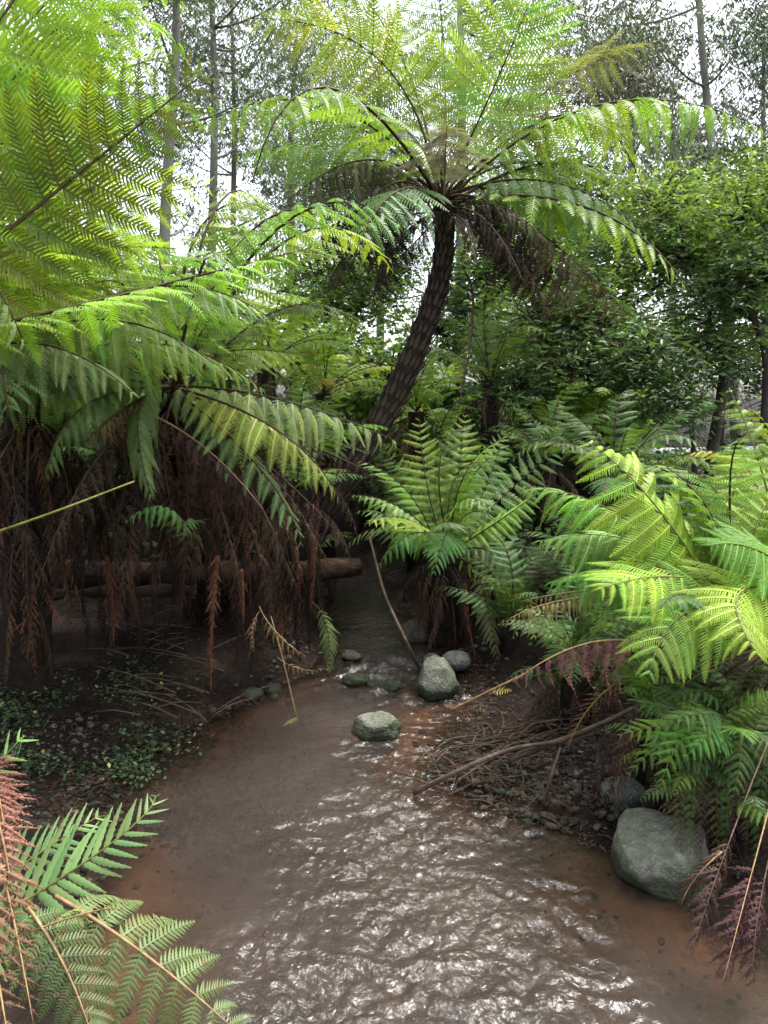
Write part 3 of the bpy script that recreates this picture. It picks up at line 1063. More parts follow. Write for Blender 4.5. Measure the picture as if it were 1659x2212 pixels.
# dead skirt
DK = dict(mat='dead', st='dead', keep=0.9, jit=0.12)
TF((1130, 480, 8.2), (1370, 695, 7.9), 0.62, (0.13, 0.10, 0.065), UP, droop=3, grav=1.3, label='brown dead frond hanging below the crown', **DK)
TF((1120, 540, 8.5), (1270, 600, 8.4), 0.66, BK, UP, droop=3, grav=1.6, label='blackened dead frond with leaflets hanging straight down', **DK)
TF((1150, 560, 9.0), (1300, 760, 9.2), 0.50, (0.10, 0.085, 0.045), UP, droop=3, grav=1.4, label='brown dead frond hanging behind the trunk', **DK)
TF((800, 440, 8.1), (610, 590, 7.9), 0.62, BK, UP, droop=3, grav=1.4, label='blackened dead frond on the crown\'s left side', **DK)
TF((810, 470, 8.7), (690, 660, 8.6), 0.66, (0.07, 0.06, 0.035), UP, droop=3, grav=1.4, label='dark dead frond drooping left of the trunk', **DK)
TF((860, 480, 8.3), (800, 690, 8.1), 0.50, BK, (-1, -0.2, 0.3), droop=3, grav=1.3, label='dark dead frond hanging close to the trunk', **DK)
TF((790, 400, 8.6), (590, 460, 8.2), 0.62, (0.13, 0.12, 0.09), UP, droop=3, grav=1.2, label='grey-brown dead frond reaching left', **DK)
TF((1022, 690, 8.4), (985, 905, 8.1), 0.18, (0.10, 0.065, 0.04), (1, -0.3, 0), droop=2, grav=0.8, base=P(1005, 590, 8.55), label='brown dead frond dangling beside the trunk', **DK)
TF((900, 520, 9.2), (760, 640, 9.6), 0.5, (0.06, 0.09, 0.03), UP, droop=3, grav=1.0)
TF((1060, 500, 9.2), (1160, 640, 9.6), 0.5, (0.08, 0.10, 0.04), UP, droop=3, grav=1.0)
ring(tf, C, 6, (10, 350), (-35, -5), (2.3, 3.0), [GN, GB, GN], 71)
ring(tf, C, 6, (20, 160), (-20, 10), (2.4, 3.0), [GD, GB, GN], 72)
ring(tf, C - Vector((0, 0, .15)), 9, (150, 390), (22, 55), (1.2, 1.8), [BK, (0.11, 0.09, 0.06), (0.08, 0.06, 0.04)], 73, dead=True)
# short croziers and stubs of the crown
for i in range(26):
    a = R.uniform(0, 6.28)
    b = C + Vector((math.cos(a) * 0.10, math.sin(a) * 0.10, -0.12 + R.uniform(-.12, .05)))
    e_ = b + Vector((math.cos(a) * R.uniform(.1, .3), math.sin(a) * R.uniform(.1, .3), R.uniform(0.12, 0.38)))
    V, T = tube(bezier3(b, b.lerp(e_, 0.5) + Vector((0, 0, 0.03)), e_, 6), 0.018, 0.012, 6, 0.1)
    link('stalk_stub', mesh_np('stalk_stub', V - off, T, 'stalk_dark'), tf)

# ------------------------------------------------------------------ big tree fern just outside the left edge
lf = empty('tree_fern', (-2.55, 3.1, gz(-2.55, 3.1)), 'nearest tree fern at the left edge with huge backlit yellow-green fronds', 'tree fern')
off = np.array(lf.location)
crown_l = Vector((-2.35, 3.3, 2.55))
V, T = tube(smooth_path([Vector(lf.location) + Vector((0, 0, -0.3)), (-2.5, 3.15, 1.2), crown_l], 14), 0.22, 0.16, 18, 0.08)
link('trunk', mesh_np('trunk', V - off, T, 'fern_trunk'), lf)


def LF(mid, tip, hw, colr, hint, base=None, **kw):
    kw.setdefault('n', 24)
    kw.setdefault('r', 0.013)
    return frond(lf, base or crown_l, P(*mid), P(*tip), hw, colr, hint, **kw)


LF((170, 375, 3.7), (450, 150, 4.0), 0.62, (0.105, 0.15, 0.018), (-0.25, 0.93, 0.3), st='lobed', split=True, droop=1, grav=0.12, stalk='stalk_dark', stipe=0.2)
LF((-10, 60, 3.6), (250, -190, 4.0), 0.85, GY, (-0.3, 0.85, 0.45), st='lobed', split=True, droop=1, grav=0.22, stipe=0.2)
LF((130, -20, 4.4), (420, 40, 5.0), 0.75, LIME, (-0.3, 0.7, 0.6), st='lobed', split=True, droop=2, grav=0.6, stipe=0.2)
LF((110, 250, 4.6), (380, 120, 5.4), 0.75, LIME, (-0.3, 0.7, 0.6), st='lobed', split=True, droop=1, grav=0.4)
LF((140, 480, 4.5), (470, 400, 5.2), 0.66, LIME, (-0.1, 0.75, 0.6), st='tree', droop=1, grav=0.3)
LF((100, 560, 4.4), (400, 540, 5.2), 0.64, LIME, (-0.1, 0.7, 0.6), st='tree', droop=1, grav=0.35)
LF((330, 620, 4.3), (690, 530, 5.0), 0.50, LIME, (-0.05, 0.45, 0.9), st='lobed', droop=1, grav=0.4, split=False, stipe=0.15)
LF((-150, 500, 2.9), (60, 760, 2.9), 0.4, PALE, (0.2, 0.1, 0.9), st='lobed', droop=2, grav=0.6)
LF((60, 130, 4.2), (350, -80, 4.9), 0.85, LIME, (-0.3, 0.8, 0.5), st='lobed', droop=1, grav=0.3)
LF((220, 300, 5.0), (490, 240, 5.6), 0.75, GY, (-0.2, 0.7, 0.6), st='lobed', droop=2, grav=0.5)
LF((200, 60, 5.0), (440, 180, 5.5), 0.75, GY, (-0.2, 0.6, 0.7), st='lobed', droop=2, grav=0.6)
LF((60, 620, 4.4), (330, 640, 5.0), 0.6, GY, (-0.05, 0.5, 0.8), st='lobed', droop=1, grav=0.4)
for k in range(6):       # the side away from the picture
    a = rad(130 + 32 * k)
    e_ = crown_l + Vector((math.cos(a) * 2.2, math.sin(a) * 2.2, 0.3))
    mid_ = crown_l + Vector((math.cos(a) * 1.2, math.sin(a) * 1.2, 0.7))
    frond(lf, crown_l, mid_, e_, 0.5, GN, UP, n=20, st='far')

# ------------------------------------------------------------------ tree fern behind the left bank log (crown hidden among fronds)
c2 = P(365, 835, 5.6)
b2 = Vector((c2.x - 0.1, 7.0, gz(c2.x - 0.1, 7.0)))
mf = empty('tree_fern', b2, 'tree fern standing over the shaded log with long drooping fronds toward the creek', 'tree fern')
off = np.array(b2)
V, T = tube(smooth_path([b2 + Vector((0, 0, -0.3)), b2.lerp(c2, 0.5) + Vector((0.04, 0, 0)), c2], 14), 0.20, 0.13, 18, 0.12)
link('trunk', mesh_np('trunk', V - off, T, 'fern_trunk'), mf)


def MF(mid, tip, hw, colr, hint=UP, base=None, **kw):
    kw.setdefault('n', 24)
    kw.setdefault('r', 0.012)
    return frond(mf, base or c2, P(*mid), P(*tip), hw, colr, hint, **kw)


MF((600, 862, 5.2), (870, 960, 5.1), 0.52, (0.30, 0.38, 0.19), (0.15, -0.1, 1), st='lobed', split=True, droop=2, grav=0.75, stipe=0.05)  # pale green-silver frond, its colour lightened further to carry open sky light
MF((600, 930, 5.0), (740, 1095, 4.9), 0.42, (0.27, 0.31, 0.06), (0.3, -0.2, 0.9), st='lobed', split=True, droop=1, grav=0.5)
MF((560, 1010, 5.0), (655, 1190, 4.9), 0.34, (0.17, 0.28, 0.10), (0.4, -0.3, 0.8), st='lobed', split=True, droop=1, grav=0.4)
MF((300, 625, 4.5), (590, 695, 4.3), 0.52, PALE, (0.0, -0.25, 1), base=P(-60, 800, 4.9), st='lobed', split=True, droop=1, grav=0.45, stipe=0.2)
MF((200, 690, 4.4), (480, 800, 4.2), 0.50, (0.22, 0.33, 0.10), (0.05, -0.4, 0.9), base=P(-80, 800, 4.8), st='lobed', split=True, droop=1, grav=0.4)
MF((320, 740, 5.0), (580, 850, 5.0), 0.48, (0.24, 0.37, 0.07), (0.05, -0.3, 1), base=P(40, 810, 5.3), st='lobed', split=True, droop=1, grav=0.5)
MF((60, 740, 4.3), (300, 860, 4.1), 0.46, PALE, (0.05, -0.4, 0.9), base=P(-150, 820, 4.8), st='lobed', split=True, droop=1, grav=0.4)
MF((300, 890, 5.1), (330, 1080, 4.8), 0.36, (0.11, 0.20, 0.06), (0.1, -0.6, 0.7), droop=2, grav=0.8)
MF((180, 880, 5.0), (100, 1040, 4.8), 0.38, (0.11, 0.20, 0.06), (-0.1, -0.6, 0.7), droop=2, grav=0.9)
MF((60, 830, 4.8), (-60, 990, 4.6), 0.40, GB, (-0.1, -0.5, 0.8), droop=2, grav=0.8)
MF((480, 760, 6.0), (660, 770, 6.6), 0.5, GN, UP, droop=1, grav=0.4)
MF((330, 720, 6.3), (260, 650, 7.2), 0.5, GN, UP, droop=1, grav=0.4)
MF((200, 760, 6.1), (0, 760, 6.9), 0.5, GD, UP, droop=1, grav=0.4)
ring(mf, c2, 9, (0, 360), (-15, 20), (1.5, 2.0), [GD, GB, GN], 74)
ring(mf, c2, 9, (10, 170), (-5, 25), (1.6, 2.2), [GN, GY], 75)
ring(mf, c2 - Vector((0, 0, .1)), 26, (0, 360), (-20, 35), (0.9, 1.7), [(0.036, 0.024, 0.02), BK, (0.06, 0.034, 0.025), (0.045, 0.03, 0.022)], 76, dead=True, rad0=0.12)
DK2 = dict(mat='dead', st='dead', keep=0.92, jit=0.12)
MF((440, 965, 5.1), (575, 1110, 4.8), 0.42, PU, UP, droop=3, grav=1.5, stalk='stalk_tan', base=P(290, 880, 5.4), label='dark dead frond with limp purple-brown leaflets', split=True, r=0.009, **DK2)
MF((600, 930, 5.5), (820, 1030, 5.6), 0.40, PU, UP, droop=3, grav=1.4, label='purplish dead frond under the longest green one', **DK2)
MF((520, 1020, 5.4), (620, 1220, 5.3), 0.34, RD, (0.5, -0.4, 0.4), droop=3, grav=1.2, label='reddish dead frond hanging toward the water', **DK2)
MF((470, 1080, 5.3), (520, 1290, 5.1), 0.24, RD, (0.3, -0.8, 0.3), droop=2, grav=0.9, label='red-brown dead frond hanging over the log', **DK2)
MF((270, 880, 5.2), (180, 960, 4.9), 0.40, (0.13, 0.09, 0.05), UP, droop=3, grav=1.3, label='brown dead frond in the shade of the crown', **DK2)
MF((640, 1060, 5.9), (740, 1180, 6.2), 0.4, PU, UP, droop=3, grav=1.4, **DK2)
for k, (x0, y0, x1, y1, d) in enumerate([(330, 900, 230, 1420, 5.6), (300, 900, 120, 1180, 5.7), (430, 950, 590, 1330, 5.7), (390, 930, 420, 1300, 5.6), (420, 900, 330, 1280, 5.8), (470, 930, 660, 1280, 5.9), (380, 900, 180, 1240, 5.9), (350, 900, 480, 1180, 5.7)]):
    MF(((x0 + x1) / 2 + 15, (y0 + y1) / 2 - 40, d), (x1, y1, d), 0.3, (0.085, 0.05, 0.035) if k % 2 else (0.11, 0.06, 0.04), (0.2, -0.9, 0.1), droop=2, grav=0.9, base=P(x0, y0, d), **DK2)

# column fern trunk at the far left in the shade
b3 = G(60, 1500, 0.2)
c3 = P(50, 860, 5.5)
b3.z = gz(b3.x, b3.y)
cf = empty('tree_fern', b3, 'shaded tree fern at the left edge, its trunk shaggy with brown dead fronds', 'tree fern')
off = np.array(b3)
V, T = tube(smooth_path([b3 + Vector((0, 0, -0.2)), b3.lerp(c3, .5), c3], 14), 0.17, 0.13, 16, 0.15)
link('trunk', mesh_np('trunk', V - off, T, 'fern_trunk'), cf)
for k in range(15):
    a = rad(160 + 220 * R.random())
    b = b3.lerp(c3, R.uniform(0.42, 0.95))
    o_ = Vector((math.cos(a), math.sin(a), 0))
    t_ = Vector((b.x, b.y, max(b3.z + 0.1, b.z - R.uniform(0.7, 1.3)))) + o_ * R.uniform(0.15, 0.32)
    frond(cf, b, b.lerp(t_, 0.45) + o_ * 0.18, t_, R.uniform(0.12, 0.22), [RUST, PU, (0.14, 0.07, 0.04)][k % 3], tuple(o_ + Vector((0, 0, .2))), n=18, st='dead', mat='dead', droop=2, grav=0.8, jit=0.15, stipe=0.05)
for k in range(9):
    a = rad(200 + 36 * k)
    e_ = c3 + Vector((math.cos(a) * 1.3, math.sin(a) * 1.3, -0.05))
    frond(cf, c3, c3 + Vector((math.cos(a) * .7, math.sin(a) * .7, .25)), e_, 0.36, [GD, GB, GN][k % 3], UP, n=20, droop=2, grav=0.6)


ring(cf, c3, 12, (0, 360), (-20, 20), (1.2, 1.9), [GD, GB], 77)
ring(cf, c3 - Vector((0, 0, .2)), 22, (0, 360), (-15, 25), (0.9, 1.5), [(0.036, 0.024, 0.02), BK, (0.07, 0.038, 0.026)], 78, dead=True, rad0=0.12)
ring(lf, crown_l, 4, (60, 130), (25, 60), (1.6, 2.2), [GY, LIME], 79)


def tail(thing, top, bot, wd, colr, n=26, name='root_tail', mat='dead', st='dead'):
    """shaggy hanging tail of dead leaflets and roots"""
    mid = top.lerp(bot, 0.5) + Vector((R.uniform(-.04, .04), R.uniform(-.05, .0), 0))
    for h_ in ((0, -1, 0.1), (1, -0.3, 0.1)):
        frond(thing, top, mid, bot, wd, colr, h_, n=n, st=st, mat=mat, droop=2, grav=1.2, jit=0.2, stipe=0.0, ang=(20, 60), r=0.02, stalk='fibre', name=name, basew=0.8)


tail(mf, P(470, 1200, 5.2), P(458, 1420, 5.1), 0.13, RUST)
tail(mf, P(230, 1200, 5.6), P(245, 1400, 5.5), 0.14, (0.12, 0.05, 0.03))
tail(mf, P(455, 1380, 5.3), P(458, 1500, 5.2), 0.07, (0.16, 0.09, 0.05))
tail(mf, P(520, 1230, 5.2), P(525, 1350, 5.15), 0.10, RD)
tail(mf, P(640, 1180, 6.2), P(650, 1370, 6.1), 0.14, (0.18, 0.07, 0.045))
tail(mf, P(600, 1220, 6.0), P(610, 1440, 5.9), 0.14, (0.12, 0.05, 0.035))
tail(mf, P(680, 1180, 6.3), P(668, 1320, 6.2), 0.12, (0.2, 0.08, 0.05))

lr = random.Random(33)


def hang(thing, p, length, colr, az):
    mt = Matrix.Translation(p - Vector(thing.location)) @ Matrix.Rotation(az, 4, 'Z') @ Matrix.Rotation(lr.uniform(-.15, .25), 4, 'Y') @ Matrix.Diagonal((length * 0.6, length * lr.uniform(.5, .9), length, 1))
    link('dead_frond', GEND[lr.randrange(5)], thing, tuple(np.array(colr) * lr.uniform(0.6, 1.2)), mt)


for k in range(46):  # curtain of dead fronds, browns darkened to put the hollow's shade into the colour
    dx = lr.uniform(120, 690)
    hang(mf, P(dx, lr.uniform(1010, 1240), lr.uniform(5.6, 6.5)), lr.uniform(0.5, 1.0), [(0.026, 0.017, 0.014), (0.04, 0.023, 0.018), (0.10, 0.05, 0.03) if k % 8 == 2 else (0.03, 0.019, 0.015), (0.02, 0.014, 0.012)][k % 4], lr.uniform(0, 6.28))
for k in range(60):  # lower curtain of dead fronds, coloured near black to deepen the hollow's shade
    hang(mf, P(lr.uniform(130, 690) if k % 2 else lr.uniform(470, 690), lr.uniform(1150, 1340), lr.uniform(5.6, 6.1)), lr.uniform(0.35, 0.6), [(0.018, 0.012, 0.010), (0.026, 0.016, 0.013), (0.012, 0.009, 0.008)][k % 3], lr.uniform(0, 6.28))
for k in range(34):
    f = lr.uniform(0.3, 0.98)
    a = lr.uniform(math.pi * 0.9, math.pi * 2.1)
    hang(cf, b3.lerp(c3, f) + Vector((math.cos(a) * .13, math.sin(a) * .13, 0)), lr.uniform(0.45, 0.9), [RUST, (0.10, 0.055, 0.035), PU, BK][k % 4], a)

# ------------------------------------------------------------------ logs
def log(pts, r0, r1, label, seed, mat='log', name='fallen_log'):
    ctr = Vector(tuple(np.mean(np.array([tuple(p) for p in pts]), axis=0)))
    pp = smooth_path(pts, 30)
    k = r0 + (r1 - r0) * np.linspace(0, 1, 30) + 0.012 * np.sin(np.linspace(0, 19, 30) + seed)
    V, T = tube(pp, k, None, 20, 0.07, seed=seed)
    o = link(name, mesh_np(name, V - np.array(ctr), T, mat))
    o.location = ctr
    return tag(o, label, 'log')


log([P(-140, 1260, 6.3), P(120, 1245, 6.4), P(380, 1240, 6.6), P(600, 1235, 6.9), P(775, 1225, 7.3)], 0.15, 0.085, 'long brown rotting log lying across the shaded bank to the water', 3)
log([P(60, 1288, 6.1), P(230, 1279, 6.1), P(420, 1274, 6.2)], 0.035, 0.05, 'thin pale split branch under the long log', 5)

# ------------------------------------------------------------------ fern in the middle on the right bank of the creek
bc = G(965, 1400, 0.12)
bc.y += 0.35
cc = P(965, 1195, 6.9)
bc = Vector((cc.x, cc.y + 0.05, gz(cc.x, cc.y)))
ce = empty('tree_fern', bc, 'short tree fern in mid picture, upright green fronds above brown root columns', 'tree fern')
off = np.array(bc)
V, T = tube(smooth_path([bc + Vector((0, 0, -0.3)), bc.lerp(cc, .5), cc], 10), 0.20, 0.12, 18, 0.15)
link('trunk', mesh_np('trunk', V - off, T, 'fern_trunk'), ce)


def CE(mid, tip, hw, colr, hint=UP, **kw):
    kw.setdefault('n', 24)
    kw.setdefault('r', 0.010)
    kw.setdefault('stipe', 0.1)
    return frond(ce, kw.pop('base', cc), P(*mid), P(*tip), hw, colr, hint, **kw)


CE((925, 1060, 7.0), (905, 900, 7.4), 0.36, (0.25, 0.37, 0.055), (-0.1, -0.9, 0.35), droop=0, grav=0.1, split=True)
CE((985, 1060, 7.2), (1005, 890, 7.7), 0.40, (0.25, 0.37, 0.055), (0.1, -0.9, 0.35), droop=0, grav=0.1, split=True)
CE((1040, 1070, 7.2), (1090, 930, 7.6), 0.36, (0.19, 0.33, 0.10), (0.3, -0.85, 0.4), droop=0, grav=0.1, split=True)
CE((880, 1070, 7.3), (830, 960, 7.7), 0.34, (0.16, 0.22, 0.04), (-0.3, -0.8, 0.4), droop=0, grav=0.15)
CE((1100, 1060, 7.3), (1230, 950, 7.7), 0.42, (0.19, 0.33, 0.10), (0.2, -0.7, 0.7), droop=1, grav=0.2)
CE((870, 1100, 6.6), (755, 1070, 6.3), 0.30, (0.19, 0.33, 0.10), (-0.1, -0.3, 0.95), droop=2, grav=0.4, split=True)
CE((900, 1150, 6.3), (815, 1225, 6.0), 0.30, (0.11, 0.26, 0.05), (-0.1, -0.5, 0.85), droop=2, grav=0.4, split=True)
CE((965, 1150, 6.3), (935, 1245, 5.9), 0.32, (0.10, 0.24, 0.06), (0.0, -0.75, 0.7), droop=1, grav=0.3, split=True)
CE((1010, 1110, 6.5), (1075, 1130, 6.2), 0.24, (0.19, 0.33, 0.10), (0.0, -0.3, 0.95), droop=2, grav=0.3)
CE((1070, 1130, 6.8), (1180, 1050, 6.6), 0.32, (0.25, 0.37, 0.055), (0.1, -0.4, 0.9), droop=1, grav=0.3)
CE((1080, 1200, 6.6), (1140, 1330, 6.3), 0.30, GD, (0.3, -0.6, 0.7), droop=1, grav=0.3)
CE((1110, 1180, 6.9), (1250, 1230, 6.9), 0.36, GD, (0.2, -0.5, 0.8), droop=1, grav=0.3)
CE((830, 1140, 7.4), (740, 1190, 7.4), 0.28, (0.19, 0.33, 0.10), UP, droop=1, grav=0.3)
CE((900, 1120, 7.6), (800, 1020, 8.2), 0.30, GD, (-0.2, -0.6, 0.7), droop=1, grav=0.2)
CE((1040, 1260, 6.5), (1080, 1440, 6.1), 0.20, (0.10, 0.13, 0.05), (0.3, -0.9, 0.2), droop=1, grav=0.5, base=P(1035, 1270, 6.6))
CE((1130, 1290, 6.3), (1140, 1400, 6.0), 0.22, (0.25, 0.37, 0.055), (0.1, -0.8, 0.5), droop=1, grav=0.4)
ring(ce, cc, 12, (0, 360), (0, 50), (0.9, 1.25), [GN, GB, GD], 80)
ring(ce, cc - Vector((0, 0, .05)), 16, (0, 360), (-15, 30), (0.5, 0.8), [BK, PU, (0.10, 0.06, 0.04)], 81, dead=True, rad0=0.12)
tail(ce, P(945, 1250, 6.75), P(938, 1400, 6.6), 0.075, RUST)
tail(ce, P(1005, 1260, 6.6), P(1028, 1420, 6.35), 0.075, (0.24, 0.11, 0.06))
tail(ce, P(1045, 1260, 6.6), P(1062, 1380, 6.4), 0.085, (0.20, 0.10, 0.055))
tail(ce, P(905, 1255, 6.9), P(900, 1370, 6.8), 0.09, (0.06, 0.035, 0.025))
tail(ce, P(970, 1240, 6.9), P(985, 1400, 6.8), 0.12, (0.05, 0.03, 0.022))
tail(ce, P(1075, 1260, 6.7), P(1090, 1420, 6.5), 0.12, (0.06, 0.04, 0.03))

# ------------------------------------------------------------------ ferns on the right
cr = P(1600, 1390, 4.3)
br = Vector((cr.x, cr.y, gz(cr.x, cr.y)))
rf = empty('ground_fern', br, 'large bright lime-green fern arching over the right bank', 'fern')


def RF(mid, tip, hw, colr, hint=UP, base=None, **kw):
    kw.setdefault('n', 22)
    kw.setdefault('r', 0.009)
    kw.setdefault('stalk', 'stalk_green')
    return frond(rf, base or cr, P(*mid), P(*tip), hw, colr, hint, **kw)


RF((1430, 1110, 4.0), (1260, 950, 4.2), 0.52, LIME, (-0.15, -0.45, 0.9), st='lobed', split=True, droop=1, grav=0.2, ang=(4, 32), stipe=0.3)
RF((1500, 1250, 3.9), (1290, 1275, 3.4), 0.50, LIME, (0, -0.55, 0.85), base=P(1720, 1330, 4.1), st='lobed', split=True, droop=1, grav=0.15, ang=(20, 48))
RF((1510, 1310, 3.7), (1400, 1470, 3.3), 0.44, (0.22, 0.38, 0.07), (-0.1, -0.75, 0.65), base=P(1720, 1360, 4.0), st='lobed', split=True, droop=1, grav=0.15, ang=(15, 45))
RF((1350, 1120, 4.8), (1120, 1050, 4.8), 0.46, (0.19, 0.34, 0.06), (-0.1, -0.3, 0.95), base=P(1560, 1330, 4.7), st='lobed', split=True, droop=2, grav=0.4, stipe=0.3)
RF((1400, 1180, 4.5), (1155, 1170, 4.4), 0.44, (0.19, 0.33, 0.09), (-0.1, -0.45, 0.9), base=P(1580, 1350, 4.5), st='lobed', split=True, droop=2, grav=0.4, stipe=0.3)
RF((1420, 1240, 4.4), (1180, 1260, 4.2), 0.42, (0.17, 0.33, 0.06), (-0.1, -0.45, 0.9), base=P(1600, 1370, 4.4), st='lobed', droop=2, grav=0.4, stipe=0.3)
RF((1560, 1120, 4.6), (1540, 1010, 4.8), 0.40, GN, (0, -0.6, 0.8), st='lobed', droop=1, grav=0.3)
RF((1620, 1180, 4.2), (1680, 1060, 4.3), 0.45, GY, (0.1, -0.4, 0.9), st='lobed', droop=1, grav=0.3)
RF((1500, 1330, 4.4), (1290, 1330, 4.6), 0.34, GB, (0, -0.4, 0.9), droop=2, grav=0.4)
RF((1380, 1280, 4.9), (1220, 1290, 5.0), 0.34, GD, (0, -0.4, 0.9), droop=2, grav=0.4)
RF((1640, 1000, 4.6), (1570, 830, 4.7), 0.24, (0.26, 0.36, 0.08), (-0.3, -0.6, 0.6), base=P(1700, 1250, 4.5), st='tree', droop=3, grav=0.2, stipe=0.25, n=16, label='young unfurling frond standing upright')
RF((1640, 1060, 4.9), (1600, 960, 5.2), 0.40, GY, (0, -0.6, 0.8), base=P(1720, 1200, 4.8), droop=1, grav=0.3)
RF((1560, 1190, 5.1), (1500, 1090, 5.3), 0.36, GN, (0, -0.6, 0.8), base=P(1640, 1330, 4.8), droop=1, grav=0.3)
for k in range(6):
    a = rad(-60 + 34 * k)
    frond(rf, cr, cr + Vector((math.cos(a) * .6, math.sin(a) * .6, .35)), cr + Vector((math.cos(a) * 1.2, math.sin(a) * 1.2, .25)), 0.3, GN, UP, n=18, st='far')
RF((1200, 1300, 4.7), (1095, 1340, 4.6), 0.16, (0.36, 0.28, 0.15), UP, base=P(1330, 1290, 4.8), mat='dead', st='dead', droop=3, grav=0.9, stalk='stalk_tan', label='withered tan frond drooping at the left of the clump')
RF((1230, 1280, 4.9), (1120, 1300, 4.9), 0.18, (0.24, 0.2, 0.11), UP, base=P(1350, 1270, 5.0), mat='dead', st='dead', droop=3, grav=0.8, stalk='stalk_tan')
RF((1235, 1400, 3.9), (1100, 1480, 3.85), 0.27, (0.21, 0.105, 0.10), (0, -0.2, 1), base=P(1360, 1385, 4.0), mat='dead', st='dead', droop=3, grav=1.3, stalk='stalk_tan', label='purple-brown dead frond arching above the twigs', split=True, n=12, stipe=0.02, basew=0.9, r=0.007)
RF((1300, 1385, 4.0), (1180, 1430, 4.1), 0.27, (0.18, 0.09, 0.085), (0, -0.3, 1), base=P(1430, 1390, 4.1), mat='dead', st='dead', droop=3, grav=1.3, stalk='stalk_dark', n=10)
RF((1290, 1510, 4.3), (1225, 1620, 4.2), 0.13, (0.15, 0.06, 0.05), (0.5, -0.8, 0.2), base=P(1400, 1440, 4.4), mat='dead', st='dead', droop=1, grav=0.3, label='narrow rusty dead frond bent down to the twigs', n=24, stipe=0.02)
RF((1450, 1500, 4.3), (1340, 1520, 4.2), 0.2, PU, UP, base=P(1560, 1440, 4.4), mat='dead', st='dead', droop=3, grav=1.2)

ring(rf, cr, 12, (-120, 240), (10, 55), (1.0, 1.4), [GN, GD, GB], 82)

RF((1480, 1150, 4.3), (1330, 1060, 4.4), 0.46, LIME, (-0.1, -0.4, 0.9), base=P(1640, 1330, 4.3), st='lobed', droop=1, grav=0.3, stipe=0.3)
RF((1600, 1280, 3.7), (1640, 1420, 3.2), 0.42, LIME, (0.1, -0.7, 0.7), base=P(1740, 1280, 4.0), st='lobed', droop=1, grav=0.2)
RF((1640, 1190, 3.9), (1530, 1180, 3.8), 0.40, (0.2, 0.36, 0.05), (0.0, -0.5, 0.9), base=P(1760, 1280, 4.0), st='lobed', droop=1, grav=0.2)
for k in range(12):     # brown stalks fanning out of the crown toward the bank
    x = 1380 + 24 * k
    b_ = P(1640 + 8 * k, 1400, 3.9)
    t_ = P(x, 1500 + R.uniform(-15, 60), 4.2 - 0.02 * k)
    frond(rf, b_, b_.lerp(t_, 0.5) + Vector((0, 0, 0.07)), t_, R.uniform(.10, .2), [PU, (0.13, 0.08, 0.05), BK][k % 3], (0, -0.6, 0.7), n=14, st='dead', mat='dead', droop=3, grav=1.2, stalk='stalk_tan' if k % 2 else 'stalk_dark', r=0.006, stipe=0.5)

# small drooping fern below
cs = P(1570, 1560, 3.9)
bs = Vector((cs.x, cs.y, gz(cs.x, cs.y)))
sf = empty('ground_fern', bs, 'small fresh green fern drooping over the pale grey stone on the right', 'fern')
for mid, tip, hw, colr in [((1470, 1560, 3.7), (1330, 1590, 3.6), 0.17, GN), ((1480, 1590, 3.6), (1420, 1725, 3.45), 0.16, (0.13, 0.32, 0.05)),
                           ((1540, 1580, 3.55), (1475, 1640, 3.4), 0.17, (0.12, 0.30, 0.05)), ((1590, 1570, 3.6), (1640, 1580, 3.4), 0.16, (0.14, 0.30, 0.06)),
                           ((1450, 1530, 3.8), (1350, 1510, 3.8), 0.15, GD), ((1470, 1580, 3.7), (1350, 1680, 3.6), 0.15, (0.12, 0.25, 0.04)),
                           ((1600, 1610, 3.6), (1580, 1730, 3.5), 0.15, GB), ((1530, 1540, 3.6), (1420, 1560, 3.4), 0.16, GB), ((1640, 1590, 3.6), (1700, 1680, 3.5), 0.16, GD),
                           ((1520, 1620, 3.65), (1510, 1730, 3.6), 0.14, GD), ((1620, 1530, 3.8), (1680, 1500, 3.8), 0.16, GN), ((1500, 1520, 3.9), (1400, 1480, 4.0), 0.16, GD)]:
    frond(sf, cs, P(*mid), P(*tip), hw, colr, (0, -0.55, 0.85), n=18, st='lobed', split=True, droop=1, grav=0.25, stalk='stalk_green', r=0.004, stipe=0.15)
for k in range(9):
    x = 1480 + 25 * k
    frond(sf, P(x, 1640, 3.7), P(x - 10, 1700, 3.6), P(x - 15 + R.uniform(-20, 20), 1850 + R.uniform(-30, 50), 3.6), 0.13, [(0.07, 0.06, 0.03), GD, PU][k % 3], (0, -0.9, 0.3), n=16, st='dead' if k % 3 != 1 else 'tree', mat='dead' if k % 3 != 1 else 'fern', droop=2, grav=0.6, r=0.004)

# dead fronds trailing in the water at the lower right
for k, (bb, mm, tt, hw, n_) in enumerate([((1660, 1600, 3.5), (1560, 1860, 3.05), (1490, 2070, 2.85), 0.20, 22), ((1690, 1640, 3.4), (1620, 1900, 3.0), (1560, 2130, 2.75), 0.20, 22),
                                          ((1700, 1700, 3.3), (1640, 1960, 2.95), (1630, 2130, 2.8), 0.20, 22)]):
    if k == 0:
        de = empty('dead_fern', P(1670, 1600, 3.5), 'dead brown fern fronds on tan stalks trailing into the water at the right edge', 'fern')
    frond(de, P(*bb), P(*mm), P(*tt), hw, (0.07, 0.04, 0.036), (0, -0.9, 0.3), n=n_, st='dead', mat='dead', droop=2, grav=0.7, jit=0.2, stipe=0.55, stalk='stalk_tan' if k == 1 else 'twig', r=0.0045, ang=(10, 40))
frond(de, P(1560, 1840, 3.05), P(1500, 1900, 3.05), P(1470, 1960, 3.05), 0.12, PU, (0, -0.9, 0.3), n=14, st='dead', mat='dead', droop=2, grav=0.7, stipe=0.3, stalk='stalk_tan', r=0.004)

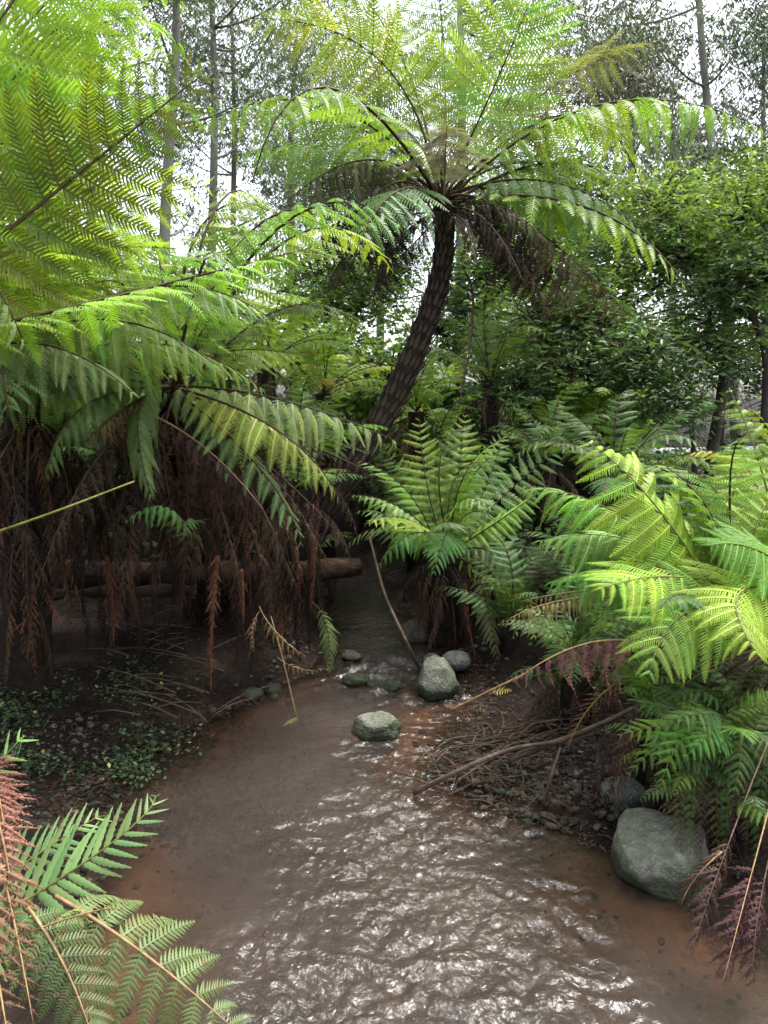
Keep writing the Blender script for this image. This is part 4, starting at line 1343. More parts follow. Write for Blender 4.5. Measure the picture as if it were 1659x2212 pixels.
# ------------------------------------------------------------------ ferns at the lower left
cl = Vector((-1.75, 1.75, gz(-1.75, 1.75) + 0.35))
bl = empty('ground_fern', (cl.x, cl.y, gz(cl.x, cl.y)), 'nearest fern in the lower left corner, green fronds with brown flecks', 'fern')


def BL(b, mid, tip, hw, colr, hint, **kw):
    return frond(bl, P(*b) if b else cl, P(*mid), P(*tip), hw, colr, hint, **kw)


BL(None, (120, 1905, 1.95), (335, 1715, 2.1), 0.19, (0.13, 0.225, 0.075), (0, -0.55, 0.85), n=20, st='blade', droop=0, grav=0.05, stalk='stalk_green', r=0.005, stipe=0.50, mat='fern_worn', split=True, ang=(22, 50), basew=0.8)
BL(None, (60, 1860, 2.1), (215, 1770, 2.25), 0.15, (0.115, 0.205, 0.07), (0, -0.55, 0.85), n=18, st='blade', droop=0, grav=0.05, stalk='stalk_green', r=0.004, stipe=0.5, mat='fern_worn', split=True, ang=(22, 50))
BL((120, 1935, 1.78), (330, 2075, 1.72), (555, 2270, 1.72), 0.20, (0.155, 0.215, 0.075), (0.15, -0.6, 0.8), n=10, st='near', droop=1, grav=0.3, stalk='stalk_tan', r=0.005, stipe=0.08, mat='fern_worn', split=True, ang=(2, 32), basew=0.8)
BL((60, 1960, 1.72), (150, 2110, 1.66), (215, 2300, 1.6), 0.14, (0.145, 0.20, 0.075), (0.15, -0.7, 0.7), n=11, st='near', droop=1, grav=0.3, stalk='stalk_tan', r=0.004, stipe=0.05, mat='fern_worn', split=True, ang=(5, 40), basew=0.8)
BL(None, (100, 2000, 1.7), (240, 2020, 1.65), 0.12, (0.2, 0.22, 0.07), (0.1, -0.6, 0.8), n=11, st='dead', mat='dead', droop=1, grav=0.4, stalk='stalk_tan', r=0.004, stipe=0.5)
BL(None, (-40, 1690, 2.0), (25, 1630, 2.1), 0.12, (0.12, 0.28, 0.06), (0, -0.6, 0.8), n=12, st='blade', droop=0, grav=0.1, stalk='stalk_green', r=0.004, mat='fern_worn', stipe=0.5)
for (mm, tt, hw) in [((10, 1900, 1.75), (75, 2230, 1.6), 0.12), ((0, 1790, 1.8), (30, 1990, 1.75), 0.11), ((-20, 2000, 1.65), (30, 2300, 1.5), 0.13), ((-10, 1700, 1.85), (10, 1830, 1.8), 0.10)]:
    BL((-60, 1640, 1.95), mm, tt, hw, (0.19, 0.098, 0.066), (0.2, -0.9, 0.3), n=26, st='dead', mat='dead', droop=1, grav=0.3, jit=0.12, stalk='stalk_tan', r=0.005, stipe=0.05, label='pinkish-brown dead frond hanging at the edge')

# ------------------------------------------------------------------ sticks
def stick(pts, r0, r1, label, name='stick', mat='twig', group=None, n=14, cat='stick'):
    c = pts[0].lerp(pts[-1], 0.5)
    V, T = tube(smooth_path(pts, n), r0, r1, 6, 0.08)
    o = link(name, mesh_np(name, V - np.array(c), T, mat))
    o.location = c
    return tag(o, label, cat, group)


stick([P(798, 1160, 6.6), P(830, 1280, 6.3), P(875, 1380, 5.9), G(908, 1448, 0.08)], 0.012, 0.016, 'thin bare stick slanting from the ferns down to the mossy boulder')
stick([P(-60, 1168, 3.4), P(120, 1105, 3.5), P(290, 1040, 3.7)], 0.008, 0.005, 'straight tan stem crossing the shade at the left edge', mat='stalk_green')
stick([G(975, 1535, 0.03), P(1060, 1492, 5.2), P(1135, 1455, 5.1)], 0.012, 0.006, 'pale tan cane leaning from the shallows toward the dead frond', mat='stalk_tan')
stick([P(585, 1330, 5.6), P(610, 1420, 5.5), G(640, 1545, 0.0)], 0.004, 0.006, 'thin tan stem hanging into the water from the left bank', mat='stalk_tan')
stick([G(895, 1712, 0.03), P(985, 1668, 4.35), P(1100, 1620, 4.5), P(1220, 1600, 4.6)], 0.020, 0.012, 'thickest grey driftwood branch lying along the water\'s edge')
stick([G(1175, 1735, 0.06), P(1190, 1680, 4.2), P(1210, 1615, 4.35)], 0.013, 0.008, 'short bent pale stick standing out of the gravel bar')
stick([P(1100, 1640, 4.5), P(1260, 1580, 4.7), P(1390, 1520, 4.9)], 0.02, 0.014, 'grey branch running from the twig heap into the ferns')
lr = random.Random(9)
for i in range(95):
    # heap of flood-washed twigs: mostly parallel, from the water up to the right
    t0 = lr.random()
    dx = 930 + 330 * t0 + lr.uniform(-40, 40)
    dy = 1690 - 110 * t0 + lr.uniform(-45, 45)
    q = G(dx, dy, 0.06)
    a = rad(lr.gauss(28, 38))
    L = lr.uniform(0.15, 0.65)
    z0 = gz(q.x, q.y)
    zz = max(z0, 0.0) + lr.uniform(0.01, 0.16)
    d = Vector((math.cos(a), math.sin(a) * 0.8, lr.uniform(-0.08, 0.2))) * L
    p0 = Vector((q.x, q.y, zz))
    stick([p0, p0 + d * lr.uniform(.3, .4) + Vector((lr.uniform(-.06, .06), lr.uniform(-.06, .06), lr.uniform(-.01, .05))), p0 + d * .7 + Vector((lr.uniform(-.06, .06), lr.uniform(-.06, .06), lr.uniform(-.02, .05))), p0 + d], lr.uniform(0.003, 0.008), 0.002,
          'thin brown twig in the flood-washed heap on the gravel bar', 'twig', group='twigs in the heap on the gravel bar', n=7, cat='twig')
for i in range(26):
    q = G(1020 + lr.uniform(0, 330), 1580 + lr.uniform(0, 180), 0.06)
    a = rad(lr.uniform(0, 360))
    L = lr.uniform(0.1, 0.35)
    p0 = Vector((q.x, q.y, max(0, gz(q.x, q.y)) + 0.015))
    d = Vector((math.cos(a), math.sin(a), lr.uniform(0, .25))) * L
    stick([p0, p0 + d * 0.5 + Vector((lr.uniform(-.05, .05), lr.uniform(-.05, .05), .03)), p0 + d], 0.004, 0.002,
          'thin curved twig scattered on the gravel bar', 'twig', group='scattered twigs on the gravel bar', n=7, cat='twig')
for i in range(30):
    q = G(250 + lr.uniform(0, 260), 1330 + lr.uniform(0, 170), 0.3)
    a = rad(lr.choice([25, 35, 150, 160]) + lr.uniform(-20, 20))
    p0 = Vector((q.x, q.y, gz(q.x, q.y) + lr.uniform(0.02, 0.15)))
    d = Vector((math.cos(a), math.sin(a) * .3, lr.uniform(-.1, .4))) * lr.uniform(0.3, 0.8)
    stick([p0, p0 + d * 0.5 + Vector((0, 0, .03)), p0 + d], 0.007, 0.003, 'dead twig among the litter under the shaded log', 'twig', group='twigs under the shaded log', n=7, cat='twig')
# dead leaflets on the tan stem
ds = empty('dead_fern', P(575, 1310, 5.6), 'small straw-coloured dead fern spray dangling over the left bank', 'fern')
frond(ds, P(560, 1310, 5.6), P(600, 1370, 5.4), P(665, 1420, 5.3), 0.12, TN, (0.3, -0.8, 0.5), n=12, st='dead', mat='dead', droop=2, grav=0.7, stalk='stalk_tan', r=0.004)
frond(ds, P(600, 1420, 5.5), P(635, 1440, 5.4), P(690, 1450, 5.3), 0.07, TN, (0.3, -0.8, 0.5), n=10, st='dead', mat='dead', droop=2, grav=0.7, stalk='stalk_tan', r=0.003)
frond(ds, P(560, 1320, 5.6), P(545, 1360, 5.5), P(548, 1410, 5.5), 0.10, TN, (0.3, -0.8, 0.5), n=10, st='dead', mat='dead', droop=2, grav=0.7, stalk='stalk_tan', r=0.003)
ws = empty('hanging_fern', P(700, 1330, 5.9), 'narrow olive frond hanging with its tip in the riffle', 'fern')
frond(ws, P(672, 1300, 6.0), P(705, 1350, 5.9), P(712, 1455, 5.75), 0.15, (0.13, 0.17, 0.05), (0.2, -0.9, 0.3), n=20, droop=1, grav=0.6, r=0.005)
sp_ = empty('fern_sprig', G(625, 1565, 0.02), 'small yellow-green sprig caught on the stem in the water', 'sprig')
frond(sp_, G(640, 1550, 0.05), P(625, 1560, 5.15), P(605, 1570, 5.05), 0.05, (0.36, 0.42, 0.1), UP, n=8, droop=0, grav=0.1, r=0.003, stalk='stalk_tan')
sp2 = empty('fern_sprig', G(1080, 1500, 0.1), 'bright yellow leaf sprig on the pale cane', 'sprig')
frond(sp2, P(1055, 1500, 5.15), P(1080, 1492, 5.1), P(1105, 1494, 5.0), 0.06, (0.55, 0.45, 0.08), (0, -.5, .8), n=7, droop=0, st='blade', grav=0.1, r=0.003, stalk='stalk_tan')
for (x, y, d, x1, y1) in [(380, 1170, 5.0, 265, 1130), (385, 1165, 5.0, 340, 1085), (410, 1180, 5.0, 400, 1130)]:
    pass
su = empty('ground_fern', P(400, 1170, 5.3), 'small lone green fern frond in the shade above the log', 'fern')
frond(su, P(420, 1180, 5.3), P(360, 1095, 5.0), P(265, 1130, 4.8), 0.2, (0.12, 0.26, 0.07), (-0.1, -0.4, 0.9), n=18, droop=2, grav=0.5, st='lobed', split=True, r=0.005)
frond(su, P(420, 1180, 5.3), P(410, 1120, 5.1), P(400, 1160, 4.9), 0.14, (0.12, 0.26, 0.07), (-0.1, -0.6, 0.8), n=14, droop=1, grav=0.5, st='lobed', r=0.005)

# ------------------------------------------------------------------ leafy plants
def leaf_shape(kind):
    if kind == 'oval':
        return np.array([(0, 0, 0), (0.3, -0.14, .02), (0.3, 0.14, .02), (0.68, -0.13, -0.04), (0.68, 0.13, -0.04), (1, 0, -0.16), (0.5, 0, -0.06)]), \
            np.array([(0, 1, 6), (0, 6, 2), (1, 3, 6), (2, 6, 4), (3, 5, 6), (6, 5, 4)])
    if kind == 'gum':
        return np.array([(0, 0, 0), (0.4, -0.10, 0), (0.4, 0.10, 0.03), (1, 0.08, 0)]), np.array([(0, 1, 2), (1, 3, 2)])
    return np.array([(0, 0, 0), (0.45, -0.28, 0.02), (0.45, 0.28, 0.02), (1, 0, -0.06)]), np.array([(0, 1, 3), (0, 3, 2)])


def leaves(pos, size, kind='oval', flat=0.6, down=0.0, seed=0):
    """pos: N x 3; one leaf each"""
    lr = np.random.default_rng(seed)
    V0, T0 = leaf_shape(kind)
    n = len(pos)
    a = lr.uniform(0, 2 * np.pi, n)
    d = np.stack([np.cos(a), np.sin(a), lr.normal(-0.15, 0.35, n) - down], 1)
    d /= np.linalg.norm(d, axis=1)[:, None]
    nn = lr.normal(0, 1 - flat, (n, 3)) + np.array([0, 0, 1.0]) * flat
    nn -= d * np.sum(nn * d, axis=1)[:, None]
    nn /= np.linalg.norm(nn, axis=1)[:, None] + 1e-9
    y = np.cross(nn, d)
    s = size * lr.uniform(0.6, 1.25, n)
    V = pos[:, None, :] + s[:, None, None] * (V0[None, :, 0, None] * d[:, None, :] + V0[None, :, 1, None] * y[:, None, :] + V0[None, :, 2, None] * nn[:, None, :])
    T = T0[None] + (np.arange(n) * len(V0))[:, None, None]
    return V.reshape(-1, 3), T.reshape(-1, 3)


def clump_points(center, radii, nclump, per, spread, seed, shell=0.3):
    lr = np.random.default_rng(seed)
    v = lr.normal(0, 1, (nclump, 3))
    v /= np.linalg.norm(v, axis=1)[:, None]
    r = lr.uniform(0, 1, nclump) ** (1 / 3) * (1 - shell) + shell * lr.uniform(0.55, 1.05, nclump)
    c = np.array(center) + v * (r * lr.choice([0.8, 1.0, 1.0, 1.3], nclump))[:, None] * np.array(radii)
    sp_k = np.where(lr.random((nclump, 1, 1)) < 0.6, 0.28, 1.0)          # most leaves sit in rosettes at the twig ends
    p = c[:, None, :] + lr.normal(0, 1, (nclump, per, 3)) * spread * sp_k * np.array([1, 1, 0.6])
    return c, p.reshape(-1, 3)


def shrub(base, lumps, leaf, label, colors, seed, trunk_r=0.05, kind='oval', mat='shrub', bark='dark_bark', name='shrub', cat='shrub', per=9, spread=0.17, group=None, limbs=True, down=0.0, flat=0.4, trunk_pts=None):
    """lumps: (center, radii, clumps)"""
    e = empty(name, base, label, cat, group)
    off = np.array(base)
    lr = random.Random(seed)
    if trunk_pts:
        V, T = tube(smooth_path(trunk_pts, 20), trunk_r, trunk_r * 0.45, 12, 0.08, seed=seed)
        link('trunk', mesh_np('trunk', V - off, T, bark), e)
    for i, (c, rd, nc) in enumerate(lumps):
        cl_, pts = clump_points(c, rd, int(nc * 0.95), per, spread, seed * 31 + i)
        V, T = leaves(pts, leaf, kind, flat, down, seed * 17 + i)
        link('crown', mesh_np('crown', V - off, T, mat), e, colors[i % len(colors)])
        if kind == 'oval' and i < 3:
            _, bp = clump_points(c, tuple(np.array(rd) * 1.02), max(6, nc // 22), 14, 0.05, seed * 91 + i, shell=0.8)
            V, T = leaves(bp, 0.05, 'gum', 0.1, 0.3, seed * 5 + i)
            link('seed_cluster', mesh_np('seed_cluster', V - off, T, 'dead'), e, (0.13, 0.075, 0.04))['kind'] = 'stuff'
        if limbs:
            A = Acc()
            st_ = np.array(base) if not trunk_pts else smooth_path(trunk_pts, 20)[min(19, 8 + int(lr.random() * 11))]
            mid = (st_ + np.array(c)) / 2 + np.array([lr.uniform(-.2, .2), lr.uniform(-.2, .2), lr.uniform(-.1, .3)])
            A.add(*tube(bezier3(st_, mid, c, 10), trunk_r * 0.6, trunk_r * 0.25, 6, 0.1))
            for q in cl_[:: max(1, len(cl_) // 44)]:
                A.add(*tube(bezier3(c, (np.array(c) + q) / 2 + np.array([0, 0, 0.08]), q, 5), trunk_r * 0.26, trunk_r * 0.07, 4, cap=False))
            link('branch', A.mesh('branch', [bark], off=off), e)
    return e


SG = [(0.085, 0.14, 0.045), (0.07, 0.12, 0.045), (0.11, 0.17, 0.05)]
SY = [(0.135, 0.205, 0.05), (0.10, 0.17, 0.05), (0.08, 0.145, 0.045)]
SDK = [(0.022, 0.055, 0.022), (0.03, 0.075, 0.03)]


def gpt(dx, d):
    """foot on the ground below image column dx at depth d"""
    x = (dx - 829.5) / FD * d
    y = d * _cp
    return Vector((x, y, gz(x, y)))


# big shrubs on the right
def lump(dx, dy, d, rx, ry, rz, n):
    return (tuple(P(dx, dy, d)), (rx, ry, rz), n)


g1 = gpt(1330, 10.5)
shrub(g1, [lump(1430, 450, 10.6, 0.9, 0.8, 0.6, 300), lump(1330, 540, 10.8, 0.7, 0.8, 0.5, 300), lump(1480, 560, 10.4, 0.8, 0.7, 0.5, 330), lump(1300, 640, 10.3, 0.6, 0.6, 0.5, 240)], 0.105,
      'tall leafy shrub with yellow-green tips right of the leaning tree fern', SY, 2, 0.07, trunk_pts=[g1, P(1335, 850, 10.5), P(1310, 720, 10.5), P(1400, 560, 10.6)])
g2 = gpt(1640, 9.2)
shrub(g2, [lump(1600, 470, 9.4, 0.7, 0.8, 0.6, 340), lump(1660, 600, 9.0, 0.6, 0.6, 0.5, 240), lump(1560, 620, 9.2, 0.45, 0.5, 0.35, 140), lump(1690, 400, 9.4, 0.5, 0.5, 0.5, 140)], 0.095,
      'yellow-green shrub at the right edge with black branching stems', SY, 3, 0.06, trunk_pts=[g2, P(1655, 780, 9.2), P(1615, 640, 9.2), P(1640, 500, 9.3)])
g3 = gpt(1340, 9.3)
shrub(g3, [lump(1250, 800, 9.3, 0.8, 0.6, 0.5, 330), lump(1400, 780, 9.0, 0.7, 0.6, 0.45, 280), lump(1150, 700, 9.8, 0.7, 0.6, 0.5, 260), lump(1280, 690, 9.6, 0.7, 0.6, 0.4, 240), lump(1120, 840, 9.2, 0.5, 0.5, 0.4, 160)], 0.10,
      'dark green shrub in the shade behind the middle fern', SG, 4, 0.075, trunk_pts=[g3, P(1330, 880, 9.3), P(1300, 760, 9.3), P(1270, 660, 9.4)])
g4 = gpt(1500, 9.8)
shrub(g4, [lump(1470, 730, 9.7, 0.6, 0.6, 0.4, 220), lump(1460, 880, 8.8, 0.45, 0.4, 0.28, 130), lump(1570, 760, 9.6, 0.4, 0.6, 0.4, 150)], 0.10,
      'dark shrub with spreading leaf layers beside the black trunk', SG, 5, 0.04, trunk_pts=[g4, P(1490, 850, 9.6), P(1480, 740, 9.7)])
# thickets further back that close the view
for i, (dx, dy, d, rx, rz, nm, cols) in enumerate([
        (430, 700, 13.5, 1.9, 1.2, 'mid-green thicket behind the left tree ferns', SG), (700, 640, 14.5, 1.8, 1.5, 'thicket seen left of the leaning trunk', SY),
        (770, 790, 11.5, 1.3, 1.1, 'sunlit low shrub behind the leaning trunk', SY), (1050, 650, 14.0, 1.7, 1.4, 'green thicket seen right of the leaning trunk', SG),
        (1250, 480, 16.0, 2.0, 1.6, 'tall far thicket behind the yellow-tipped shrub', SG), (1550, 420, 16.5, 2.0, 1.6, 'far thicket above the right-hand shrubs', SG),
        (1700, 700, 14.5, 1.3, 1.3, 'shaded thicket past the right edge shrub', SDK), (100, 650, 13.5, 2.0, 1.6, 'thicket at far left behind the fern fronds', SG),
        (950, 900, 11.5, 0.9, 0.6, 'low dark bush behind the middle fern', SDK), (1180, 930, 10.2, 0.8, 0.5, 'black-shaded low bush at the foot of the dark shrubs', SDK)]):
    c = P(dx, dy, d)
    gb = gpt(dx, d)
    nlump = 4
    lu = []
    lr = random.Random(40 + i)
    for k in range(nlump):
        lu.append(((c.x + lr.uniform(-.55, .55) * rx, c.y + lr.uniform(-.5, .8), c.z + lr.uniform(-.55, .5) * rz), (rx * .6, rx * .5, rz * .55), int(96 * rx * max(rz, .7))))
    lu.append(((c.x, c.y, (c.z + gb.z) / 2), (rx * 0.8, rx * .6, max(0.3, (c.z - gb.z) * 0.5)), int(160 * rx)))
    shrub(gb, lu, 0.11, nm, cols, 60 + i, 0.06, per=9, spread=0.14, trunk_pts=[gb, gb.lerp(c, 0.5) + Vector((.1, 0, 0)), c], kind='simple')
# dark trunks on the right
for (x0, y0, x1, y1, d, r_, nm) in [(1535, 1000, 1575, 640, 9.9, 0.085, 'straight black tree trunk in front of the pale path'), (1340, 960, 1280, 650, 10.0, 0.075, 'dark leaning tree trunk among the shaded shrubs')]:
    b = gpt(x0, d)
    top = P(x1, y1, d)
    e = empty('tree', b, nm, 'tree')
    V, T = tube(smooth_path([b - Vector((0, 0, .2)), P(x0, y0, d), P((x0 + x1) / 2 + 8, (y0 + y1) / 2, d), top], 16), r_, r_ * 0.7, 12, 0.08)
    link('trunk', mesh_np('trunk', V - np.array(b), T, 'dark_bark'), e)
    for k in range(7):
        f = R.uniform(0.45, 0.95)
        s0 = P(x0, y0, d).lerp(top, f)
        en = s0 + Vector((R.choice([-1, 1]) * R.uniform(.5, 1.2), R.uniform(-.4, .4), R.uniform(.1, .8)))
        V, T = tube(bezier3(s0, s0.lerp(en, .5) + Vector((0, 0, R.uniform(-.15, .15))), en, 10), 0.022, 0.008, 6, 0.05)
        link('branch', mesh_np('branch', V - np.array(b), T, 'dark_bark'), e)
    _, pts = clump_points(tuple(top + Vector((0, 0, .5))), (.9, .8, .6), 150, 8, .12, 77)
    V, T = leaves(pts, 0.085, 'oval', seed=5)
    link('crown', mesh_np('crown', V - np.array(b), T, 'shrub'), e, SG[0])

# ------------------------------------------------------------------ background ferns
lr = random.Random(3)
for i, (dx, dy, d, L, nm, cols) in enumerate([
        (575, 790, 8.6, 1.3, 'upright green fern behind the drooping left fronds', [GN, GY]), (700, 850, 9.5, 1.2, 'yellowing fern left of the leaning trunk', [LIME, OL, GY]),
        (1060, 830, 9.0, 1.1, 'blue-green fern behind the right side of the trunk', [GB, GB, GN]), (900, 890, 9.0, 0.9, 'bright low fern behind the trunk base', [GY, GN]),
        (480, 820, 7.6, 1.2, 'fern filling the gap under the brightest left frond', [GY, GN]), (1170, 760, 10.5, 1.2, 'dim fern among the shaded shrubs', [GB, GD]),
        (1180, 1000, 8.0, 0.9, 'dark broad fern right of the upright middle fronds', [GD, GB]), (1690, 1080, 6.4, 0.9, 'olive fern behind the lime-green one at the right', [OL, GN, GD]),
        (1330, 1050, 6.6, 0.9, 'shaded fern under the lime-green arch', [GD]), (668, 1185, 8.6, 0.6, 'small pale fern beside the log\'s end', [GB, PALE]),
        (640, 1060, 7.1, 0.8, 'pale fern in front of the foot of the leaning trunk', [GB, PALE, GN]), (655, 1000, 7.7, 1.0, 'leafy fern hiding the lower part of the leaning trunk', [GN, GB]),
        (1250, 1420, 5.3, 0.7, 'dark fern filling the bank behind the purple dead frond', [GD, GB])]):
    c = P(dx, dy, d)
    zg = gz(c.x, c.y)
    gen_fern((c.x, c.y, zg), nm, L, cols, 13, (-15, 45), crown=max(0.06, c.z - zg), trunk_r=0.10)
# ferns wholly of the bank on the left to close off the shade
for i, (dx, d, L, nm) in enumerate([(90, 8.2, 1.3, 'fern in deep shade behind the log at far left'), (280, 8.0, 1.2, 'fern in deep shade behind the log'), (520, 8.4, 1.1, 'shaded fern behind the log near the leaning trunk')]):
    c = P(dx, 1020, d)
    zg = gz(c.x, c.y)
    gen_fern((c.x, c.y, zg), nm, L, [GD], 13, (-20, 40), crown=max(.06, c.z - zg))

lr = random.Random(17)
for i in range(34):
    d = lr.uniform(9.2, 15)
    dx = lr.uniform(-50, 1700)
    if 1400 < dx < 1650: dx -= 420
    q = gpt(dx, d)
    if np.interp(q.y, _le[:, 0], _le[:, 1]) - 0.5 < q.x < np.interp(q.y, _re[:, 0], _re[:, 1]) + 0.4: q.x += 2.0
    gen_fern(tuple(q), 'green fern in the dense undergrowth behind the creek', lr.uniform(0.9, 1.7), [[GN, GB], [GB, GD], [GY, GN], [LIME, GN]][i % 4], 11, (5, 60), group='ferns in the undergrowth behind the creek', crown=lr.uniform(0.1, 0.9))
for i in range(14):
    q = G(lr.uniform(1090, 1700), lr.uniform(1290, 1480), 0.3)
    if q.y < 4.7: q.y = lr.uniform(4.7, 6.2)
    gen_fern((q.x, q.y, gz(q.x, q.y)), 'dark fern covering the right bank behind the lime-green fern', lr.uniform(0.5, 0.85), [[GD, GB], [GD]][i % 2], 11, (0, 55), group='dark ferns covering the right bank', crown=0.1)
for i, (dx, dy, L) in enumerate([(1480, 1640, .45), (1560, 1700, .5), (1640, 1740, .5), (1620, 1620, .55), (1440, 1540, .5), (1540, 1600, .5), (1680, 1660, .5), (1420, 1500, .4)]):
    q = P(dx, dy, 4.0 - (dy - 1550) * 0.0022)
    gen_fern((q.x, q.y + 0.15, gz(q.x, q.y + 0.15)), 'small dark green fern in the tangle on the lower right bank', L, [[GD, GB], [GB, GN], [GD]][i % 3], 11, (-10, 45), group='small ferns in the tangle on the lower right bank', crown=max(0.06, q.z - gz(q.x, q.y + .15) - 0.1), trunk_r=0.03)
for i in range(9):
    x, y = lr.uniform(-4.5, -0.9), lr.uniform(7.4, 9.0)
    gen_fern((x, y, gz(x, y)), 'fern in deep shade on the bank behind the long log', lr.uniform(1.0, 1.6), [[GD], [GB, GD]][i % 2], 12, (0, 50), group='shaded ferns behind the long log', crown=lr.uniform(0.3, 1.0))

# ------------------------------------------------------------------ tall gum trees behind
def gum(dx, d, top_dy, r0, label, seed, lean=0, forks=5, crowns=7, crx=1.6, col_=(0.095, 0.125, 0.075), crown_lo=0.45, nc=130, fork_at=None):
    lr = random.Random(seed)
    b = gpt(dx, d)
    top = P(dx + lean, top_dy, d)
    e = empty('gum_tree', b, label, 'tree')
    off = np.array(b)
    ax_ = smooth_path([b - Vector((0, 0, .3)), b.lerp(top, .35) + Vector((lr.uniform(-.2, .2), 0, 0)), b.lerp(top, .7) + Vector((lr.uniform(-.25, .25), 0, 0)), top], 24)
    V, T = tube(ax_, r0, r0 * 0.35, 12, 0.04, seed=seed)
    link('trunk', mesh_np('trunk', V - off, T, 'gum_bark'), e)
    ends = [ax_[-1]]
    for k in range(forks + 5):
        f = lr.uniform(crown_lo * 0.8, 0.98)
        s0 = ax_[int(f * 23)]
        a = lr.uniform(0, 6.28)
        ln_ = lr.uniform(1.2, 2.8)
        en = s0 + np.array([math.cos(a) * ln_, math.sin(a) * ln_, lr.uniform(0.4, 1.8)])
        V, T = tube(bezier3(s0, (s0 + en) / 2 + np.array([0, 0, -.25]), en, 12), r0 * 0.25, r0 * 0.06, 7, 0.05)
        link('branch', mesh_np('branch', V - off, T, 'gum_bark'), e)
        ends.append(en)
    for k in range(crowns + 9):
        c = ends[k % len(ends)] + np.array([lr.uniform(-.8, .8), lr.uniform(-.8, .8), lr.uniform(-.5, .6)])
        _, pts = clump_points(c, (crx * lr.uniform(.6, 1), crx * lr.uniform(.6, 1), crx * .7), nc, 8, 0.24, seed * 13 + k, shell=0.2)
        V, T = leaves(pts, 0.19, 'gum', 0.15, 0.8, seed * 7 + k)
        link('crown', mesh_np('crown', V - off, T, 'gum'), e, tuple(np.array(col_) * lr.uniform(.8, 1.25)))
    return e


gum(375, 19, -300, 0.18, 'pale forked gum trunk behind the left fronds', 1, lean=-10, crowns=6)
gum(445, 22, -150, 0.17, 'slim grey gum trunk right of the forked one', 2, lean=5, crowns=7)
gum(520, 25, 0, 0.14, 'thin dark gum with twiggy branches left of the fern crown', 3, lean=-20, forks=8, crowns=9, nc=90)
gum(640, 28, 80, 0.2, 'distant gum behind the left side of the fern crown', 4, crowns=12, crx=2.4, crown_lo=.3)
gum(990, 27, -100, 0.24, 'distant gum straight behind the fern crown', 5, crowns=14, crx=2.4, crown_lo=.3)
gum(1330, 22, 60, 0.18, 'grey-leaved gum between the fern crown and the open sky', 6, lean=30, crowns=10, crx=1.6, crown_lo=.5, col_=(0.09, 0.10, 0.07))
gum(1590, 17, -350, 0.13, 'pale leaning gum trunk at upper right', 7, lean=-90, crowns=5, forks=5, crown_lo=.5)
gum(1690, 20, -250, 0.16, 'dark leafy gum at the upper right corner', 8, lean=0, crowns=13, forks=8, crx=1.7, crown_lo=.3, col_=(0.045, 0.07, 0.04))
gum(1650, 23, 60, 0.13, 'thin upright gum right of the leaning pale one', 9, crowns=9, crx=1.8, crown_lo=.3)
gum(820, 30, 150, 0.2, 'distant low gum behind the left of the crown', 10, crowns=12, crx=2.6, crown_lo=.2)
gum(1180, 29, 200, 0.2, 'distant low gum behind the right of the crown', 11, crowns=12, crx=2.6, crown_lo=.2)
gum(200, 24, 0, 0.2, 'gum hidden behind the upper left fronds', 12, crowns=12, crx=2.2, crown_lo=.2)
gum(1450, 30, 260, 0.2, 'low far gum under the gap of open sky', 13, crowns=14, crx=2.5, crown_lo=.2)
gum(-100, 18, 100, 0.2, 'gum past the left edge', 14, crowns=10, crx=2.2, crown_lo=.2)

# ------------------------------------------------------------------ ground cover and litter
def cover(name, n, fn, size, colr, label, seed, kind='simple', mat='cover', lift=0.05, flat=0.75):
    lr = np.random.default_rng(seed)
    q = np.array([fn(lr) for _ in range(n)])
    z = ground_z(q[:, 0], q[:, 1])
    pos = np.stack([q[:, 0], q[:, 1], z + lr.uniform(0.005, lift, n)], 1)
    V, T = leaves(pos, size, kind, flat, 0, seed)
    o = link(name, mesh_np(name, V, T, mat), color=colr)
    return tag(o, label, 'ground cover', kind='stuff')


def fcov(lr):
    while True:
        dx, dy = lr.uniform(-120, 460), lr.uniform(1440, 1640)
        k = math.sin(dx * .021 + 1) + math.sin(dy * .05 + dx * .013) + lr.normal(0, .6)
        if k > 0.1 and (dx < 330 or lr.random() < 0.25):
            q = G(dx, dy, 0.2)
            return q.x, q.y


cover('ground_cover', 2300, fcov, 0.035, (0.03, 0.062, 0.02), 'small round-leaved green creeper covering the shaded left bank', 5, lift=0.12)
cover('ground_cover', 110, fcov, 0.04, (0.16, 0.16, 0.05), 'yellowing creeper leaves on the shaded left bank', 6, lift=0.14)


def flit(lr):
    q = G(lr.uniform(-300, 680), lr.uniform(1290, 1700), 0.25)
    return q.x, q.y


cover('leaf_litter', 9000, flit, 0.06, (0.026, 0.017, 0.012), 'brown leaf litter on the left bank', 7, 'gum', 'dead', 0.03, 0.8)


def flit2(lr):
    q = G(lr.uniform(960, 1750), lr.uniform(1380, 1760), 0.2)
    return q.x, q.y


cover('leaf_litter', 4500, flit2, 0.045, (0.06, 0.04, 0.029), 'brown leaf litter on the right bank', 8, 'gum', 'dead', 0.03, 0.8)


def in_stream(x, y, m=0.25):
    return np.interp(y, _le[:, 0], _le[:, 1]) - m < x < np.interp(y, _re[:, 0], _re[:, 1]) + m


def shore(lr):
    y = lr.uniform(2.6, 6.6)
    if lr.random() < 0.5:
        return np.interp(y, _le[:, 0], _le[:, 1]) - lr.normal(0.06, 0.09), y
    return np.interp(y, _re[:, 0], _re[:, 1]) + lr.normal(0.06, 0.10), y


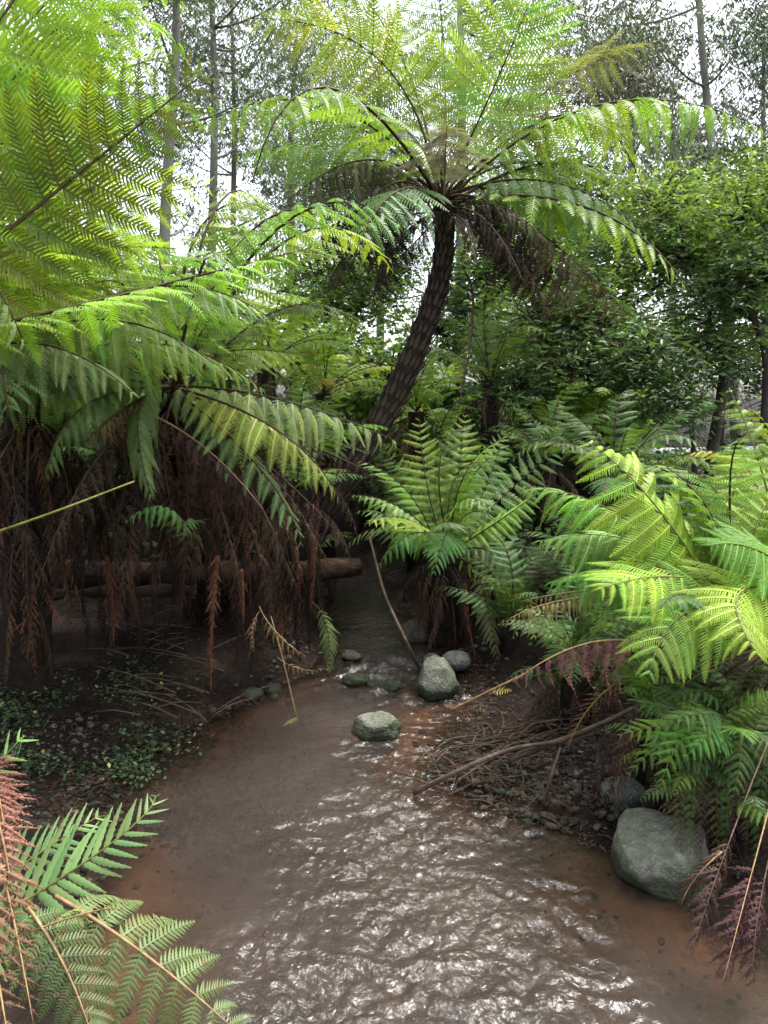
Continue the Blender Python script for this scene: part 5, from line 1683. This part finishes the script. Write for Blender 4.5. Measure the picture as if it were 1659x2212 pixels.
cover('leaf_litter', 1500, shore, 0.05, (0.06, 0.036, 0.024), 'wet brown leaves and bark washed up along the water line', 12, 'gum', 'dead', 0.025, 0.85)
pebbles('gravel', 420, shore, 0.008, 0.03, ['rock_wet', 'twig', 'rock_grey'], 'small stones along the water line', 13)


def flit3(lr):
    while True:
        x, y = lr.uniform(-7, 9), lr.uniform(7, 17)
        if not in_stream(x, y): return x, y


cover('undergrowth', 16000, flit3, 0.11, (0.05, 0.10, 0.03), 'low green undergrowth on the forest floor behind the creek', 9, 'simple', 'cover', 0.35, 0.5)
ORD = ['leftmost', 'second from the left', 'third from the left', 'fourth from the left', 'fifth from the left', 'sixth from the left', 'seventh from the left', 'eighth from the left',
       'ninth from the left', 'tenth from the left', 'eleventh from the left', 'twelfth from the left', 'thirteenth from the left', 'fourteenth from the left', 'fifteenth from the left']
NEAR = ['nearest', 'second nearest', 'third nearest', 'fourth nearest', 'fifth nearest', 'sixth nearest', 'seventh nearest', 'eighth nearest', 'ninth nearest', 'tenth nearest', 'eleventh nearest', 'twelfth nearest', 'farthest']


def members(g):
    return sorted([o for o in bpy.data.objects if o.get('group') == g], key=lambda o: o.location.x / o.location.y)


for g, txt in (('dark ferns covering the right bank', 'of the dark ferns behind the lime-green fern'), ('shaded ferns behind the long log', 'of the deeply shaded ferns behind the long log'),
               ('small ferns in the tangle on the lower right bank', 'of the small ferns above the large boulder'), ('stones at the foot of the shaded bank', 'of the small stones under the shaded bank')):
    for k, o in enumerate(members(g)):
        o['label'] = ORD[k] + ' ' + txt
bins = {}
for o in members('ferns in the undergrowth behind the creek'):
    dxp = 829.5 + FD * o.location.x / (o.location.y * 1.0)
    k = [i for i, v in enumerate((250, 560, 830, 1060, 1330, 9999)) if dxp < v][0]
    bins.setdefault(k, []).append(o)
for k, os_ in bins.items():
    place = ['at the far left', 'behind the fern over the log', 'left of the leaning trunk', 'right of the leaning trunk', 'below the dark shrubs', 'toward the pale path'][k]
    for i, o in enumerate(sorted(os_, key=lambda o: o.location.y)):
        o['label'] = NEAR[min(i, 12)] + ' undergrowth fern ' + place
print('tris', sum(len(m.polygons) for m in bpy.data.meshes), 'objects', len(bpy.data.objects))
